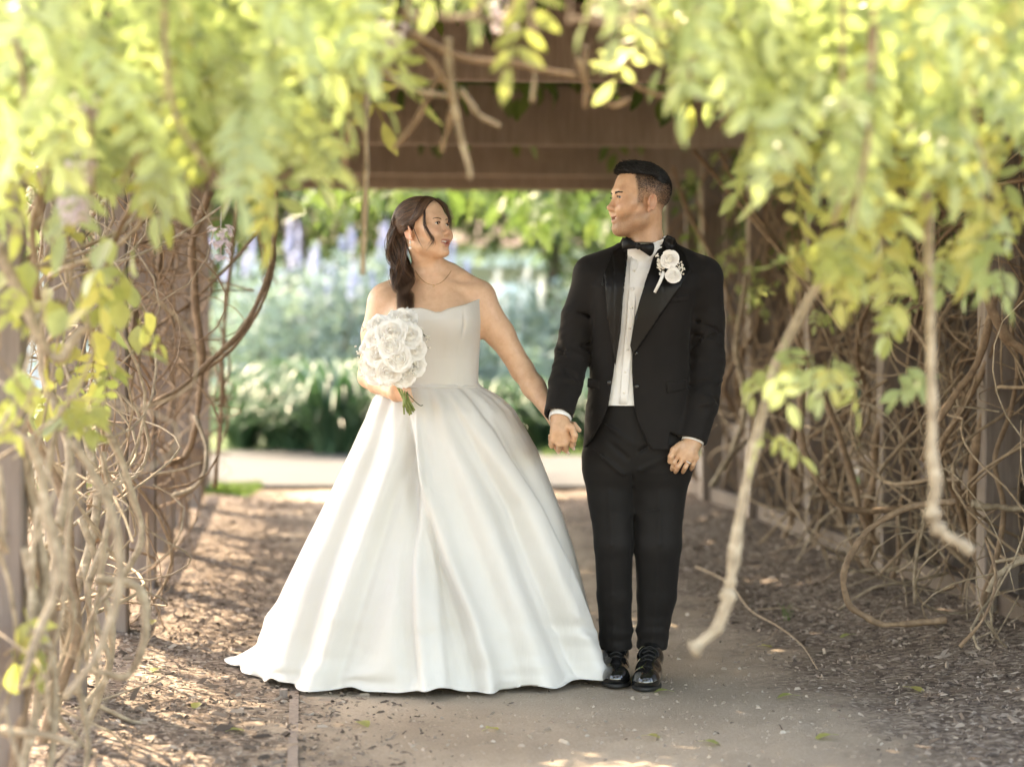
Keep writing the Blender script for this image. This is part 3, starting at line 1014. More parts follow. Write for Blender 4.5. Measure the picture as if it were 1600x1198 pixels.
curtain('yellow-green leafy vine curtain hanging over the left of the entrance', PG(-.6, 4.6, 1.2), [(-60, 350), (60, 365), (150, 350), (300, 335), (400, 345), (455, 330), (500, 240), (540, 130), (585, 70)], 295, 71, 3.9, 5.5, .40, 90)
curtain('bright leafy vine curtain hanging over the right of the entrance', PG(2.0, 4.6, 1.2), [(1045, 100), (1095, 165), (1135, 215), (1190, 300), (1240, 350), (1280, 375), (1340, 430), (1400, 345), (1470, 330), (1540, 340), (1650, 400)], 295, 72, 3.9, 5.5, .34, 80)
curtain('thin fringe of pale leaves above the middle of the entrance', PG(.7, 4.6, 1.6), [(590, 40), (660, 35), (720, 25), (800, 50), (860, 60), (910, 35), (980, 40), (1060, 110)], 30, 73, 3.7, 4.5, .25, 0)

# --- canopy on the roof
vc = vine('leafy vine canopy lying thick on the pergola roof', PG(1.05, 11, 2.9))
r_ = np.random.default_rng(81)
nC = 9800
U = r_.uniform(-1.5, 3.8, nC); Vv = r_.uniform(5.9, 18.0, nC)
gap = np.sin(U * 3.1 + 1.3 * np.sin(Vv * 1.1)) * np.sin(Vv * 2.3 + U) > .92
gap &= (Vv > 10.5) | (U < -.6)  # no gaps above the couple, shaped to keep sun spots off them
keep = ~gap
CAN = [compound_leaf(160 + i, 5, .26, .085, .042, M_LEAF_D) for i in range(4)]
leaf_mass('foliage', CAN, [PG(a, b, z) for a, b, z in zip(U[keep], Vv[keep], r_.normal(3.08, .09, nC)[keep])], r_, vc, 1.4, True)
tangle(vc, 'twigs', 120, 1.1, 2.2, 5.6, 17.5, 2.97, 3.1, .005, .014, 20, 59, M_VINE, .2, .02, None, (2.96, 3.2))
# leaves hanging at the far end, seen against the light
locs = []
for i in range(260):
    px = r_.uniform(460, 1010); d = r_.uniform(17.6, 20.5)
    lim = np.interp(px, [460, 540, 620, 700, 780, 860, 950, 1010], [385, 350, 335, 330, 350, 385, 395, 380])
    locs.append(P(px, 215 + (lim - 245) * r_.random() ** .8, d))
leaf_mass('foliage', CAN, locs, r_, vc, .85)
# foliage added down the outer left and right faces to block side light
locs = [PG(-1.05 + r_.normal(0, .12), r_.uniform(6.5, 16.5), 2.35 + .5 * r_.random()) for _ in range(200)]
leaf_mass('foliage', CAN, locs, r_, vl, 1.1)
locs = [PG(3.25 + r_.normal(0, .12), r_.uniform(6.5, 17), 2.75 - 1.1 * r_.random() ** 2) for _ in range(500)]
leaf_mass('foliage', CAN, locs, r_, vr, 1.1)

# --- fallen twig and leaves
tw = empty('fallen_twig', tuple(on_ground(1180, 965))); tag(tw, 'dry forked twig lying on the mulch to the right of the man', 'twig')
for pts, r0 in (([(1088, 888), (1130, 920), (1180, 955), (1215, 985), (1245, 1010), (1285, 1052)], .008), ([(1180, 955), (1225, 958), (1262, 960)], .0055), ([(1215, 985), (1190, 1005), (1165, 1012)], .004)):
    q = [on_ground(x + 9 * math.sin(i * 2.1), y, .010 + .012 * (i % 2)) for i, (x, y) in enumerate(pts)]
    mb = MB(); mb.tube(spline(q, 20), np.linspace(r0, r0 * .4, 20) * .62, 6); mb.build('branch', [M_VINE_TAN], tw)
r_ = np.random.default_rng(77)
def fallen(px, py, i, label):
    o = bpy.data.objects.new('fallen_leaf', BROAD[M_LEAF_Y][i % 2]); COL.objects.link(o)
    o.matrix_basis = Matrix.Translation(Vector(on_ground(px, py, .012))) @ Matrix.Rotation(r_.uniform(0, 6.28), 4, 'Z') @ Matrix.Rotation(R(-82) + r_.normal(0, .12), 4, 'X') @ Matrix.Scale(r_.uniform(.55, .8), 4)
    tag(o, label, 'leaf', 'fallen leaves on the ground')
fallen(1045, 1083, 0, 'single yellow leaf lying on the dirt just in front of the shoes')
for i, (x, y) in enumerate(((1190, 1010), (1330, 1000), (1240, 1090), (1420, 1080), (310, 1110), (250, 1060), (360, 1150), (1010, 1150), (760, 1140), (560, 1130), (1100, 1160), (1300, 1150), (240, 985))):
    fallen(x, y, i, 'small yellow leaf fallen on the mulch and dirt floor')
gt = empty('grass_tuft', tuple(on_ground(1228, 965))); tag(gt, 'small green grass tuft sprouting from the mulch near the twig', 'grass')
mb = MB()
for i in range(14):
    a = r_.uniform(0, 6.28); b0 = on_ground(1228 + r_.uniform(-6, 6), 966 + r_.uniform(-4, 4)); h = r_.uniform(.03, .07)
    mb.tube(spline([b0, b0 + (math.cos(a) * .01, math.sin(a) * .01, h * .6), b0 + (math.cos(a) * .03, math.sin(a) * .03, h)], 5), np.linspace(.0022, .0006, 5), 3)
o = mb.build('blades', [M_GRASS], gt); tag(o, kind='stuff'); setcol(o.data, 'tint', np.full((mb.n, 3), .4))
# ================================================================== people
def skin_mat(name, c1, c2, lip, stub, blush):
    m, nt, b = new_mat(name)
    n = noise(nt, 38, 8, .7)
    r = ramp(nt, n.outputs[0], [(0.28, tuple(q * f for q, f in zip(c1, (.90, .84, .82)))), (0.5, c1), (0.72, c2)])
    at = N(nt, 'ShaderNodeAttribute'); at.attribute_name = 'skin'
    sp = N(nt, 'ShaderNodeSeparateColor'); L(nt, at.outputs['Color'], sp.inputs[0])
    prev = r.outputs[0]
    hn = noise(nt, 420, 2)
    for i, col in enumerate((lip, stub, blush)):
        mx = N(nt, 'ShaderNodeMixRGB')
        fac = sp.outputs[i]
        if i == 1:      # stubble is broken up by fine grain
            mm = N(nt, 'ShaderNodeMath', operation='MULTIPLY')
            rr = ramp(nt, hn.outputs[0], [(0.35, (0.55, 0.55, 0.55)), (0.65, (1, 1, 1))])
            L(nt, fac, mm.inputs[0]); L(nt, rr.outputs[0], mm.inputs[1]); fac = mm.outputs[0]
        L(nt, fac, mx.inputs[0]); L(nt, prev, mx.inputs[1]); mx.inputs[2].default_value = (*col, 1)
        prev = mx.outputs[0]
    L(nt, prev, b.inputs['Base Color'])
    b.inputs['Roughness'].default_value = 0.42
    b.inputs['Subsurface Weight'].default_value = 0.12
    b.inputs['Subsurface Radius'].default_value = (0.012, 0.005, 0.003)
    b.inputs['Subsurface Scale'].default_value = 0.6
    bump(nt, b, noise(nt, 500, 3).outputs[0], 0.12, 0.001)
    return m


M_SKIN_B = skin_mat('skin_fair', (0.72, 0.455, 0.305), (0.78, 0.51, 0.35), (0.58, 0.27, 0.22), (0.30, 0.17, 0.11), (0.72, 0.33, 0.22))
M_SKIN_G = skin_mat('skin_tan', (0.57, 0.335, 0.205), (0.64, 0.385, 0.245), (0.45, 0.22, 0.17), (0.055, 0.036, 0.027), (0.60, 0.27, 0.18))
M_SUIT = simple('black_wool', (0.0066, 0.0050, 0.0043), 0.75, (0.0105, 0.0080, 0.0070), 9, 0.3, 700, 0.0010, sheen=0.05, spec=0.22)
M_SATIN_BLACK = simple('black_satin', (0.0055, 0.0044, 0.0040), 0.42, spec=0.22)
M_TROUSER = simple('black_trouser_wool', (0.0058, 0.0046, 0.0041), 0.68, (0.0092, 0.0074, 0.0066), 7, 0.3, 700, 0.0010, sheen=0.04, spec=0.22)
M_SHIRT = simple('white_cotton', (0.74, 0.73, 0.71), 0.75, (0.80, 0.79, 0.77), 12, 0.35, 26, 0.008)
M_PATENT = simple('patent_leather', (0.006, 0.006, 0.006), 0.10, coat=1.0, bmp=0.08, bscale=40)
M_RUBBER = simple('shoe_sole', (0.012, 0.011, 0.010), 0.6)
M_LACE = simple('shoe_lace', (0.010, 0.010, 0.010), 0.8)
M_BUTTON = simple('black_button', (0.012, 0.011, 0.011), 0.25)
M_SHIRT_BUTTON = simple('pearl_button', (0.72, 0.70, 0.66), 0.3)
M_GOLD = simple('pale_gold', (0.85, 0.62, 0.36), 0.22, metal=1.0)
M_SILVER = simple('silver', (0.80, 0.78, 0.75), 0.18, metal=1.0)
M_PEARL = simple('pearl', (0.85, 0.80, 0.74), 0.18, coat=0.6)
M_EYEWHITE = simple('eye_white', (0.72, 0.68, 0.65), 0.15, coat=0.4)
M_IRIS = simple('brown_iris', (0.045, 0.022, 0.012), 0.12, coat=0.6)
M_PUPIL = simple('pupil', (0.004, 0.004, 0.004), 0.08, coat=0.6)
M_TEETH = simple('teeth', (0.80, 0.76, 0.68), 0.22)
M_MOUTH = simple('mouth_inside', (0.10, 0.02, 0.02), 0.5)
M_NAIL = simple('pale_nail', (0.78, 0.56, 0.48), 0.2, coat=0.5)


def satin_mat():
    m, nt, b = new_mat('ivory_satin')
    n = noise(nt, 3.5, 3)
    r = ramp(nt, n.outputs[0], [(0.3, (0.60, 0.58, 0.545)), (0.7, (0.65, 0.63, 0.60))])
    L(nt, r.outputs[0], b.inputs['Base Color'])
    b.inputs['Roughness'].default_value = 0.50
    b.inputs['Sheen Weight'].default_value = 0.15
    b.inputs['Specular IOR Level'].default_value = 0.45
    v = mapped(nt, (1, 1, 0.35))
    h = noise(nt, 9, 4, 0.5, vec=v, dist=0.5)
    h2 = noise(nt, 1400, 2)
    a = N(nt, 'ShaderNodeMath', operation='MULTIPLY_ADD'); L(nt, h2.outputs[0], a.inputs[0]); a.inputs[1].default_value = 0.02; L(nt, h.outputs[0], a.inputs[2])
    bump(nt, b, a.outputs[0], 0.34, 0.02)
    return m


def hair_mat(name, c1, c2, rough=0.38):
    m, nt, b = new_mat(name)
    at = N(nt, 'ShaderNodeAttribute'); at.attribute_name = 'tint'
    r = ramp(nt, at.outputs['Fac'], [(0.0, c1), (1.0, c2)])
    L(nt, r.outputs[0], b.inputs['Base Color'])
    b.inputs['Roughness'].default_value = rough
    b.inputs['Specular IOR Level'].default_value = 0.55
    return m


M_SATIN = satin_mat()
M_HAIR_B = hair_mat('dark_brown_hair', (0.011, 0.0060, 0.0040), (0.21, 0.105, 0.058))
M_HAIR_G = hair_mat('black_hair', (0.006, 0.005, 0.0045), (0.016, 0.012, 0.010), 0.62)


def head_prims(sd, fr, fem=0.0, open_=0.004, smile=1.0):
    s = fr.s
    f = fr
    E = lambda c, r, k, op='u', M=None: sd.ell(f(*c), np.array(r) * s, k * s, op, fr.M if M is None else fr.M @ M)
    Cn = lambda a, b, ra, rb, k, op='u': sd.cone(f(*a), f(*b), ra * s, rb * s, k * s, op)
    E((0, .018, .040), (.074, .094, .083), .02)
    E((0, -.028, .048), (.060, .058, .056), .03)
    E((0, -.036, -.022), (.058 - .002 * fem, .053, .074), .03)
    for q in (-1, 1):
        jw = .052 - .004 * fem
        Cn((q * jw, .006, -.050), (q * (jw - .004), -.010, -.072 + .004 * fem), .018, .018 - .002 * fem, .03)
        Cn((q * (jw - .004), -.010, -.070 + .004 * fem), (q * .014, -.065 - .005 * fem, -.100 + .003 * fem), .018 - .003 * fem, .0145 - .003 * fem, .025)
        E((q * .043, -.060, -.018), (.022, .022, .019), .028)                  # cheekbone
        E((q * .038, -.070, -.040), (.018, .016, .018), .026)                  # smiling cheek
    E((0, -.070 - .006 * fem, -.103 + .002 * fem), (.019 - .003 * fem, .015 - .002 * fem, .014 - .002 * fem), .022)               # chin
    Cn((-.032, -.077, .025), (.032, -.077, .025), .0135 - .002 * fem, .0135 - .002 * fem, .022)
    for q in (-1, 1):
        E((q * .033, -.103, .003), (.021, .017, .0125), .014, 's')              # eye socket
    # nose
    Cn((0, -.082, .014), (0, -.106 + .005 * fem, -.030), .0075 - .001 * fem, .0095 - .0018 * fem, .014)
    E((0, -.107 + .006 * fem, -.032), (.0098 - .0018 * fem, .0095 - .001 * fem, .0085), .008)
    for q in (-1, 1):
        E((q * .0115, -.098, -.036), (.0075, .0095, .0072), .007)
        E((q * .006, -.103, -.0445), (.0035, .005, .003), .003, 's')
    # muzzle and lips
    E((0, -.0755 + .0025 * fem, -.060), (.036, .0175, .027), .02)
    zc = -.066
    mw = .0285 + .0015 * fem
    up = [(-mw, -.0745, zc + .005 * smile), (-.015, -.0885, zc + .0035 + open_ * .75), (0, -.0922, zc + .0028 + open_ * .7), (.015, -.0885, zc + .0035 + open_ * .75), (mw, -.0745, zc + .005 * smile)]
    lo = [(-mw + .001, -.0745, zc + .004 * smile), (-.015, -.0870, zc - .0050 - open_ * .75), (0, -.0905, zc - .0072 - open_), (.015, -.0870, zc - .0050 - open_ * .75), (mw - .001, -.0745, zc + .004 * smile)]
    for c, r in ((up, .0036), (lo, .0046)):
        for i in range(4):
            Cn(c[i], c[i + 1], r * (.5 if i == 0 else 1), r * (.5 if i == 3 else 1), .006)
    for q in (-1, 1):
        for dy in (-.006, .0, .006):
            Cn((0, -.0925 + dy, zc - .0016), (q * .015, -.0875 + dy, zc + .0000), .0012 + open_ * .85, .0010 + open_ * .75, .002, 's')
            Cn((q * .015, -.0875 + dy, zc + .0000), (q * .0255, -.0775 + dy, zc + .004 * smile), .0010 + open_ * .7, .0010, .002, 's')
    E((0, -.092, zc - .0225), (.020, .006, .005), .014, 's')                    # fold under the lower lip
    Cn((0, -.066 + .012 * fem, -.098 + .004 * fem), (0, -.005, -.092 + .006 * fem), .020 - .006 * fem, .034 - .006 * fem, .03)                  # under the chin
    for q in (-1, 1):                                                        # smile lines
        Cn((q * .0165, -.092, -.040), (q * .031, -.078, -.056), .0012, .0022 - .0008 * fem, .010, 's')
        E((q * .036, -.075, -.036), (.016, .014, .014), .022)
    # lids: a shell over the eyeball with an almond slit
    for q in (-1, 1):
        c = np.array((q * .0325, -.0765, .003))
        cw = f(*c)
        def lid(x, y, z, c=c, q=q):
            X, Y, Z = x - fr.c[0], y - fr.c[1], z - fr.c[2]
            p = [(fr.M[0, i] * X + fr.M[1, i] * Y + fr.M[2, i] * Z) / s for i in range(3)]
            a, b_, d = p[0] - c[0], p[1] - c[1], p[2] - c[2]
            sph = np.sqrt(a * a + b_ * b_ + d * d) - .0150
            zz = d - .0006 + (a * q) * -.10 + 12 * a * a * .6
            sl_ = (np.sqrt((a / .0135) ** 2 + (zz / (.0047 + .0001 * fem)) ** 2) - 1) * .0048
            sl_ = np.maximum(sl_, b_ + .004)
            return np.maximum(sph, -sl_) * s
        sd.add(lid, cw - .016 * s, cw + .016 * s, .005 * s)
    # ears: plate, rolled rim, hollow, tragus and lobe
    for q in (-1, 1):
        Re = np.array(Matrix.Rotation(q * R(20), 3, 'Z') @ Matrix.Rotation(R(-10), 3, 'X'))
        ec = np.array((q * .0765, .016, -.010))
        E(ec, (.0050, .0165, .027), .006, 'u', Re)
        E(ec + (q * .006, -.003, -.001), (.0050, .0105, .017), .004, 's', Re)
        ring = []
        for t in np.linspace(-2.0, 2.5, 12):
            w = .0165 * (1 - .25 * max(0, -math.cos(t)))
            ring.append(ec + Re @ np.array((q * .004, w * math.sin(t), .0275 * math.cos(t))))
        for i in range(11):
            Cn(ring[i], ring[i + 1], .0034, .0034, .003)
        E(ec + Re @ np.array((q * .002, -.007, -.028)), (.0045, .0075, .0085), .006, 'u', Re)
        E(ec + Re @ np.array((q * .001, -.013, -.004)), (.0045, .0045, .008), .005, 'u', Re)


def bv_of(V, Fc): return BVHTree.FromPolygons([Vector(v) for v in V], [list(map(int, q)) for q in Fc])


def hug(pts, bv, off):
    """lift points so they lie at least off above a surface"""
    out = []
    for p in pts:
        loc, n, i, d = bv.find_nearest(Vector(p))
        sd_ = (Vector(p) - loc).dot(n)
        out.append(np.array(loc + n * off) if sd_ < off else np.asarray(p, float))
    return np.array(out)


def snap(p, bv, off):
    loc, n, i, d = bv.find_nearest(Vector(p))
    return np.array(loc + n * off)


def head_masks(V, fr, fem, open_):
    q = fr.inv(V)
    x, y, z = q[:, 0], q[:, 1], q[:, 2]
    zc = -.066
    ax = np.abs(x)
    front = y < -.070
    ztop = zc + .0078 + open_ * .75 - .16 * np.maximum(ax - .010, 0) - .0015 * np.exp(-(ax / .004) ** 2)
    zbot = zc - .0120 - open_ + .62 * np.maximum(ax - .006, 0)
    wl = np.clip((ztop - z) / .002, 0, 1) * np.clip((z - zbot) / .002, 0, 1) * np.clip((.030 - ax) / .003, 0, 1)
    lips = np.where(front, wl, 0)
    blush = np.exp(-(((ax - .043) / .022) ** 2 + ((z + .022) / .018) ** 2)) * (y < -.03) * 0.40
    blush += np.exp(-((ax / .014) ** 2 + ((z + .033) / .014) ** 2)) * (y < -.09) * 0.45
    ear = np.clip((ax - .072) / .006, 0, 1) * (np.abs(y - .014) < .03) * (np.abs(z) < .045) * 0.6
    return lips, np.clip(blush + ear, 0, 1)


def eyeball(name, fr, c, gaze, parent, r=.0128):
    """sphere whose pole is the gaze direction: pupil, iris, white rings"""
    g = np.array(gaze, dtype=float); g /= np.linalg.norm(g)
    a = np.cross(g, (0, 0, 1)); a /= np.linalg.norm(a); b = np.cross(a, g)
    th = [0, .14, .22, .34, .46, .56, .8, 1.1, 1.5, 2.0, 2.6, 3.14]
    v, fcs, mi = [], [], []
    n = 20
    for t in th:
        for j in range(n):
            p = 2 * math.pi * j / n
            d = math.cos(t) * g + math.sin(t) * (math.cos(p) * a + math.sin(p) * b)
            v.append(fr(*(np.array(c) + r * d)))
    for i in range(len(th) - 1):
        for j in range(n):
            k = (j + 1) % n
            fcs.append((i * n + j, i * n + k, (i + 1) * n + k, (i + 1) * n + j))
            mi.append(2 if i < 2 else (1 if i < 5 else 0))
    me = mkmesh(name, v, fcs, [M_EYEWHITE, M_IRIS, M_PUPIL], True, mi)
    return mkobj(name, me, parent)


def strands(name, curves, rad, mat, parent, tint=None, sides=4, taper=True):
    mb = MB(); tn = []
    for i, c in enumerate(curves):
        n = len(c)
        r = rad if np.isscalar(rad) else rad[i]
        rr = r * (np.clip(np.linspace(1.15, -0.1, n) * 3, .15, 1) if taper else np.ones(n))
        mb.tube(c, rr, sides, cap=False)
        tn += [tint[i] if tint is not None else random.random()] * (n * sides)
    o = mb.build(name, [mat], parent)
    setcol(o.data, 'tint', np.repeat(np.array(tn)[:, None], 3, axis=1))
    return o


def lerp(a, b, t): return np.asarray(a, float) * (1 - t) + np.asarray(b, float) * t


def finger(sd, pts, r0=.0092, r1=.0072, k=.010):
    rr = np.linspace(r0, r1, len(pts))
    sd.chain(pts, rr, k, .004)


def nail(mb, tip, prev, out, r=.006):
    """small curved plate on the fingertip"""
    t = np.asarray(tip, float) - prev; t /= np.linalg.norm(t)
    o = np.asarray(out, float); o -= t * (o @ t); o /= np.linalg.norm(o)
    s = np.cross(t, o)
    v, f = [], []
    for i in range(5):
        for j in range(4):
            a = (j / 3 - .5) * 1.9; l = (i / 4 - .25) * r * 1.9
            v.append(np.asarray(tip) + t * l + (o * math.cos(a) + s * math.sin(a)) * (r * 1.06) * (1 - .1 * max(0, i - 2)))
    for i in range(4):
        for j in range(3):
            f.append((i * 4 + j, i * 4 + j + 1, i * 4 + j + 5, i * 4 + j + 4))
    mb.add(v, f)


BD, GD = 7.65, 7.55
B = lambda x, y, d=0.0: P(x, y, BD + d)
G = lambda x, y, d=0.0: P(x, y, GD + d)
SB, SG = F / BD, F / GD
zB = lambda py: B(800, py)[2]
zG = lambda py: G(800, py)[2]
xB = lambda px: B(px, 599)[0]
xG = lambda px: G(px, 599)[0]


def loft_px(sd, rows, conv, depth, k=.02, e=2.3, grow=0.0, op='u', disp=None):
    """rows of (py, left px, right px, half depth, centre offset in depth)"""
    z, cx, cy, hw, hd = [], [], [], [], []
    for py, l, r, h, o in rows:
        a, b = conv(l, py, o), conv(r, py, o)
        z.append(a[2]); cx.append((a[0] + b[0]) / 2); cy.append(depth + o); hw.append((b[0] - a[0]) / 2 + grow); hd.append(h + grow)
    sd.loft(z, cx, cy, hw, hd, k, op, e, disp)


# ------------------------------------------------------------------ bride
def build_bride():
    fr = Frame(B(662, 360, -.02), R(57), R(-12), R(2), .94)
    sd = Sdf()
    neck_a, neck_b = fr(0, .022, -.045), B(678, 432, .02)
    rows = [(640, 600, 750, .125, .0), (600, 607, 744, .115, 0), (560, 606, 745, .118, 0), (520, 601, 748, .125, -.005), (495, 600, 750, .128, -.01), (470, 606, 744, .105, .0), (450, 625, 728, .08, .01), (436, 645, 712, .062, .015)]
    loft_px(sd, rows, B, BD, .03, 2.2)
    # hips and legs under the skirt
    sd.ell(B(675, 665, .02), (.19, .145, .15), .06)
    for px, q in ((640, 660), (700, 695)):
        sd.chain([B(px, 690, .02), P(q, 870, BD), P(q, 1035, BD + .03)], [.09, .06, .042], .06, .02)
        sd.cone(P(q, 1044, BD + .03), P(q, 1050, BD - .13), .036, .026, .03)
    sd.cone(neck_a, neck_b, .050, .050, .03)
    sd.cone(neck_b, B(678, 462, .0), .052, .07, .04)
    for a, b in (((655, 428, .03), (606, 462, .02)), ((706, 428, .03), (748, 458, .02))):
        sd.cone(B(*a), B(*b), .034, .044, .045)
    sd.cone(B(668, 446, -.045), B(604, 459, -.018), .011, .012, .022)      # collar bones
    sd.cone(B(690, 446, -.045), B(746, 455, -.018), .011, .012, .022)
    for px in (645, 704):
        sd.ell(B(px, 507, -.075), (.066, .058, .062), .05)
    # her right arm, bent to hold the flowers
    e1, w1 = B(578, 588, -.02), B(611, 610, -.215)
    sd.chain([B(599, 474, .0), B(588, 520, -.0), e1], [.0545, .050, .040], .05, .02)
    sd.chain([e1, lerp(e1, w1, .4), w1], [.040, .039, .027], .02, .02)
    # her left arm reaching down to his hand
    e2, w2 = B(816, 578, -.0), B(868, 655, -.125)
    sd.chain([B(751, 472, .0), B(782, 522, .0), e2], [.0545, .048, .039], .05, .02)
    sd.chain([e2, lerp(e2, w2, .35), w2], [.039, .039, .0245], .02, .02)
    # her right fist round the stems
    kn = [B(622, 607, -.285), B(623, 612.5, -.285), B(624.5, 618, -.283), B(626.5, 623, -.278)]
    sd.cone(w1, B(617, 613, -.255), .026, .026, .015)
    sd.ell(B(619, 614, -.262), (.022, .022, .028), .015)
    nm = MB()
    for i, k_ in enumerate(kn):
        pip = k_ + np.array((.018, -.026, -.003)); dip = k_ + np.array((.038, -.012, -.004)); tip = k_ + np.array((.036, .010, -.004))
        finger(sd, [k_ + np.array((-.008, .018, 0)), k_, pip, dip, tip], .0088, .0068)
    finger(sd, [B(615, 606, -.27), B(622, 601, -.295), B(632, 600, -.30)], .011, .008)
    # her left hand inside his
    pm = B(879, 676, -.095)
    sd.cone(w2, pm, .024, .030, .015)
    sd.ell(pm, (.034, .016, .040), .015)
    tips = [((866, 684, -.11), (860, 681, -.175), (860.5, 688, -.183)), ((873, 690, -.11), (868, 699, -.185), (871.5, 705, -.180)),
            ((881, 692, -.11), (881, 702, -.188), (886, 706, -.180)), ((888, 688, -.11), (893, 694, -.182), (895.5, 699, -.176))]
    for t in tips:
        p = [B(*q) for q in t]
        finger(sd, [p[0], lerp(p[0], p[1], .6) + np.array((0, -.01, -.004)), p[1], p[2]], .0082, .0062)
        nail(nm, p[2], p[1], (0.1, -1, -.2))
    finger(sd, [B(885, 660, -.12), B(897, 663, -.175), B(905, 672, -.185)], .0098, .0078)
    head_prims(sd, fr, 1.0, .0062, 1.5)
    hx = fr.c
    fine = [((hx[0] - .115, hx[1] - .13, hx[2] - .145), (hx[0] + .13, hx[1] + .125, hx[2] + .13), .0021),
            (B(850, 715, -.25) * (1, 1, 1), B(915, 648, -.03), .002), (B(604, 632, -.36), B(648, 596, -.235), .002)]
    V, Fc = multires(sd, ((xB(545), BD - .38, 0.0), (xB(920), BD + .22, zB(395)), .005), fine, 2)
    me = mkmesh('person', V, Fc, M_SKIN_B)
    lips, blush = head_masks(V, fr, 1, .0062)
    hand = np.exp(-((np.linalg.norm(V - B(875, 700, -.18), axis=1)) / .035) ** 2) * .5 + np.exp(-((np.linalg.norm(V - B(628, 614, -.29), axis=1)) / .04) ** 2) * .4
    inhead = np.linalg.norm(V - fr.c, axis=1) < .17
    setcol(me, 'skin', np.stack([lips * inhead, 0 * lips, np.clip(blush * inhead + hand, 0, 1)], axis=1))
    o = mkobj('person', me)
    tag(o, 'woman in ivory strapless ball gown holding white roses, smiling up at the man', 'person', 'couple walking hand in hand')
    for q, g in ((-1, (.05, -1, .12)), (1, (.05, -1, .12))):
        eyeball('eye', fr, (q * .0325, -.0765, .003), g, o)
    nm.build('fingernails', [M_NAIL], o)
    # teeth
    mb = MB()
    xs = np.linspace(-.022, .022, 13)
    v, f = [], []
    for i, x in enumerate(xs):
        y = -.0872 + 18 * x * x
        for z in (-.0575, -.0672 + abs(x) * .22 + (.0005 if i % 2 else 0)):
            v.append(fr(x, y, z))
    for i in range(12): f.append((2 * i, 2 * i + 2, 2 * i + 3, 2 * i + 1))
    mb.add(v, f)
    mb.build('teeth', [M_TEETH], o)
    # eyebrows and lashes
    hb = bv_of(V, Fc)
    for q in (-1, 1):
        cs = []
        for i in range(46):
            t = random.random(); w = random.uniform(-1, 1)
            x = .014 + .036 * t; z = .0185 + .0060 * math.sin(t * 2.2) - .003 * t + w * .0018 * (1 - .6 * t)
            y = -.0905 + 7.2 * (x - .012) ** 2 - .0005
            cs.append(np.array([snap(fr(q * (x + d * .8), y + d * .12 - .004, z + d * (.35 - t * .3)), hb, .0008) for d in (0, .004, .008)]))
        strands('eyebrow', cs, .0009, M_HAIR_B, o)
        cs = []
        for i in range(15):
            t = i / 14 * 2 - 1
            x = q * .0325 + t * .0125; z = .003 + .0045 * (1 - .8 * t * t)
            y = -.0765 - .0143 * math.sqrt(max(0, 1 - (t * .80) ** 2)) - .0006
            cs.append(np.array([fr(x, y, z), fr(x + t * .001, y - .003, z + .0004), fr(x + t * .0022, y - .0055, z + .002)]))
        strands('eyelashes', cs, .0009, M_HAIR_B, o)
    return o, fr, sd, hb


bride, BFR, BSD, BHB = build_bride()


def top_edge(x):
    """upper edge of the bodice as height for world x"""
    pts = [(585, 520), (600, 506), (615, 494), (632, 486), (645, 482), (658, 481.5), (670, 484.5), (681, 488.5), (690, 488), (700, 483), (712, 480), (728, 476), (744, 469), (749, 467), (753, 470), (770, 480)]
    return np.interp(x, [B(a, b, -.12)[0] for a, b in pts], [B(a, b, -.12)[2] for a, b in pts])


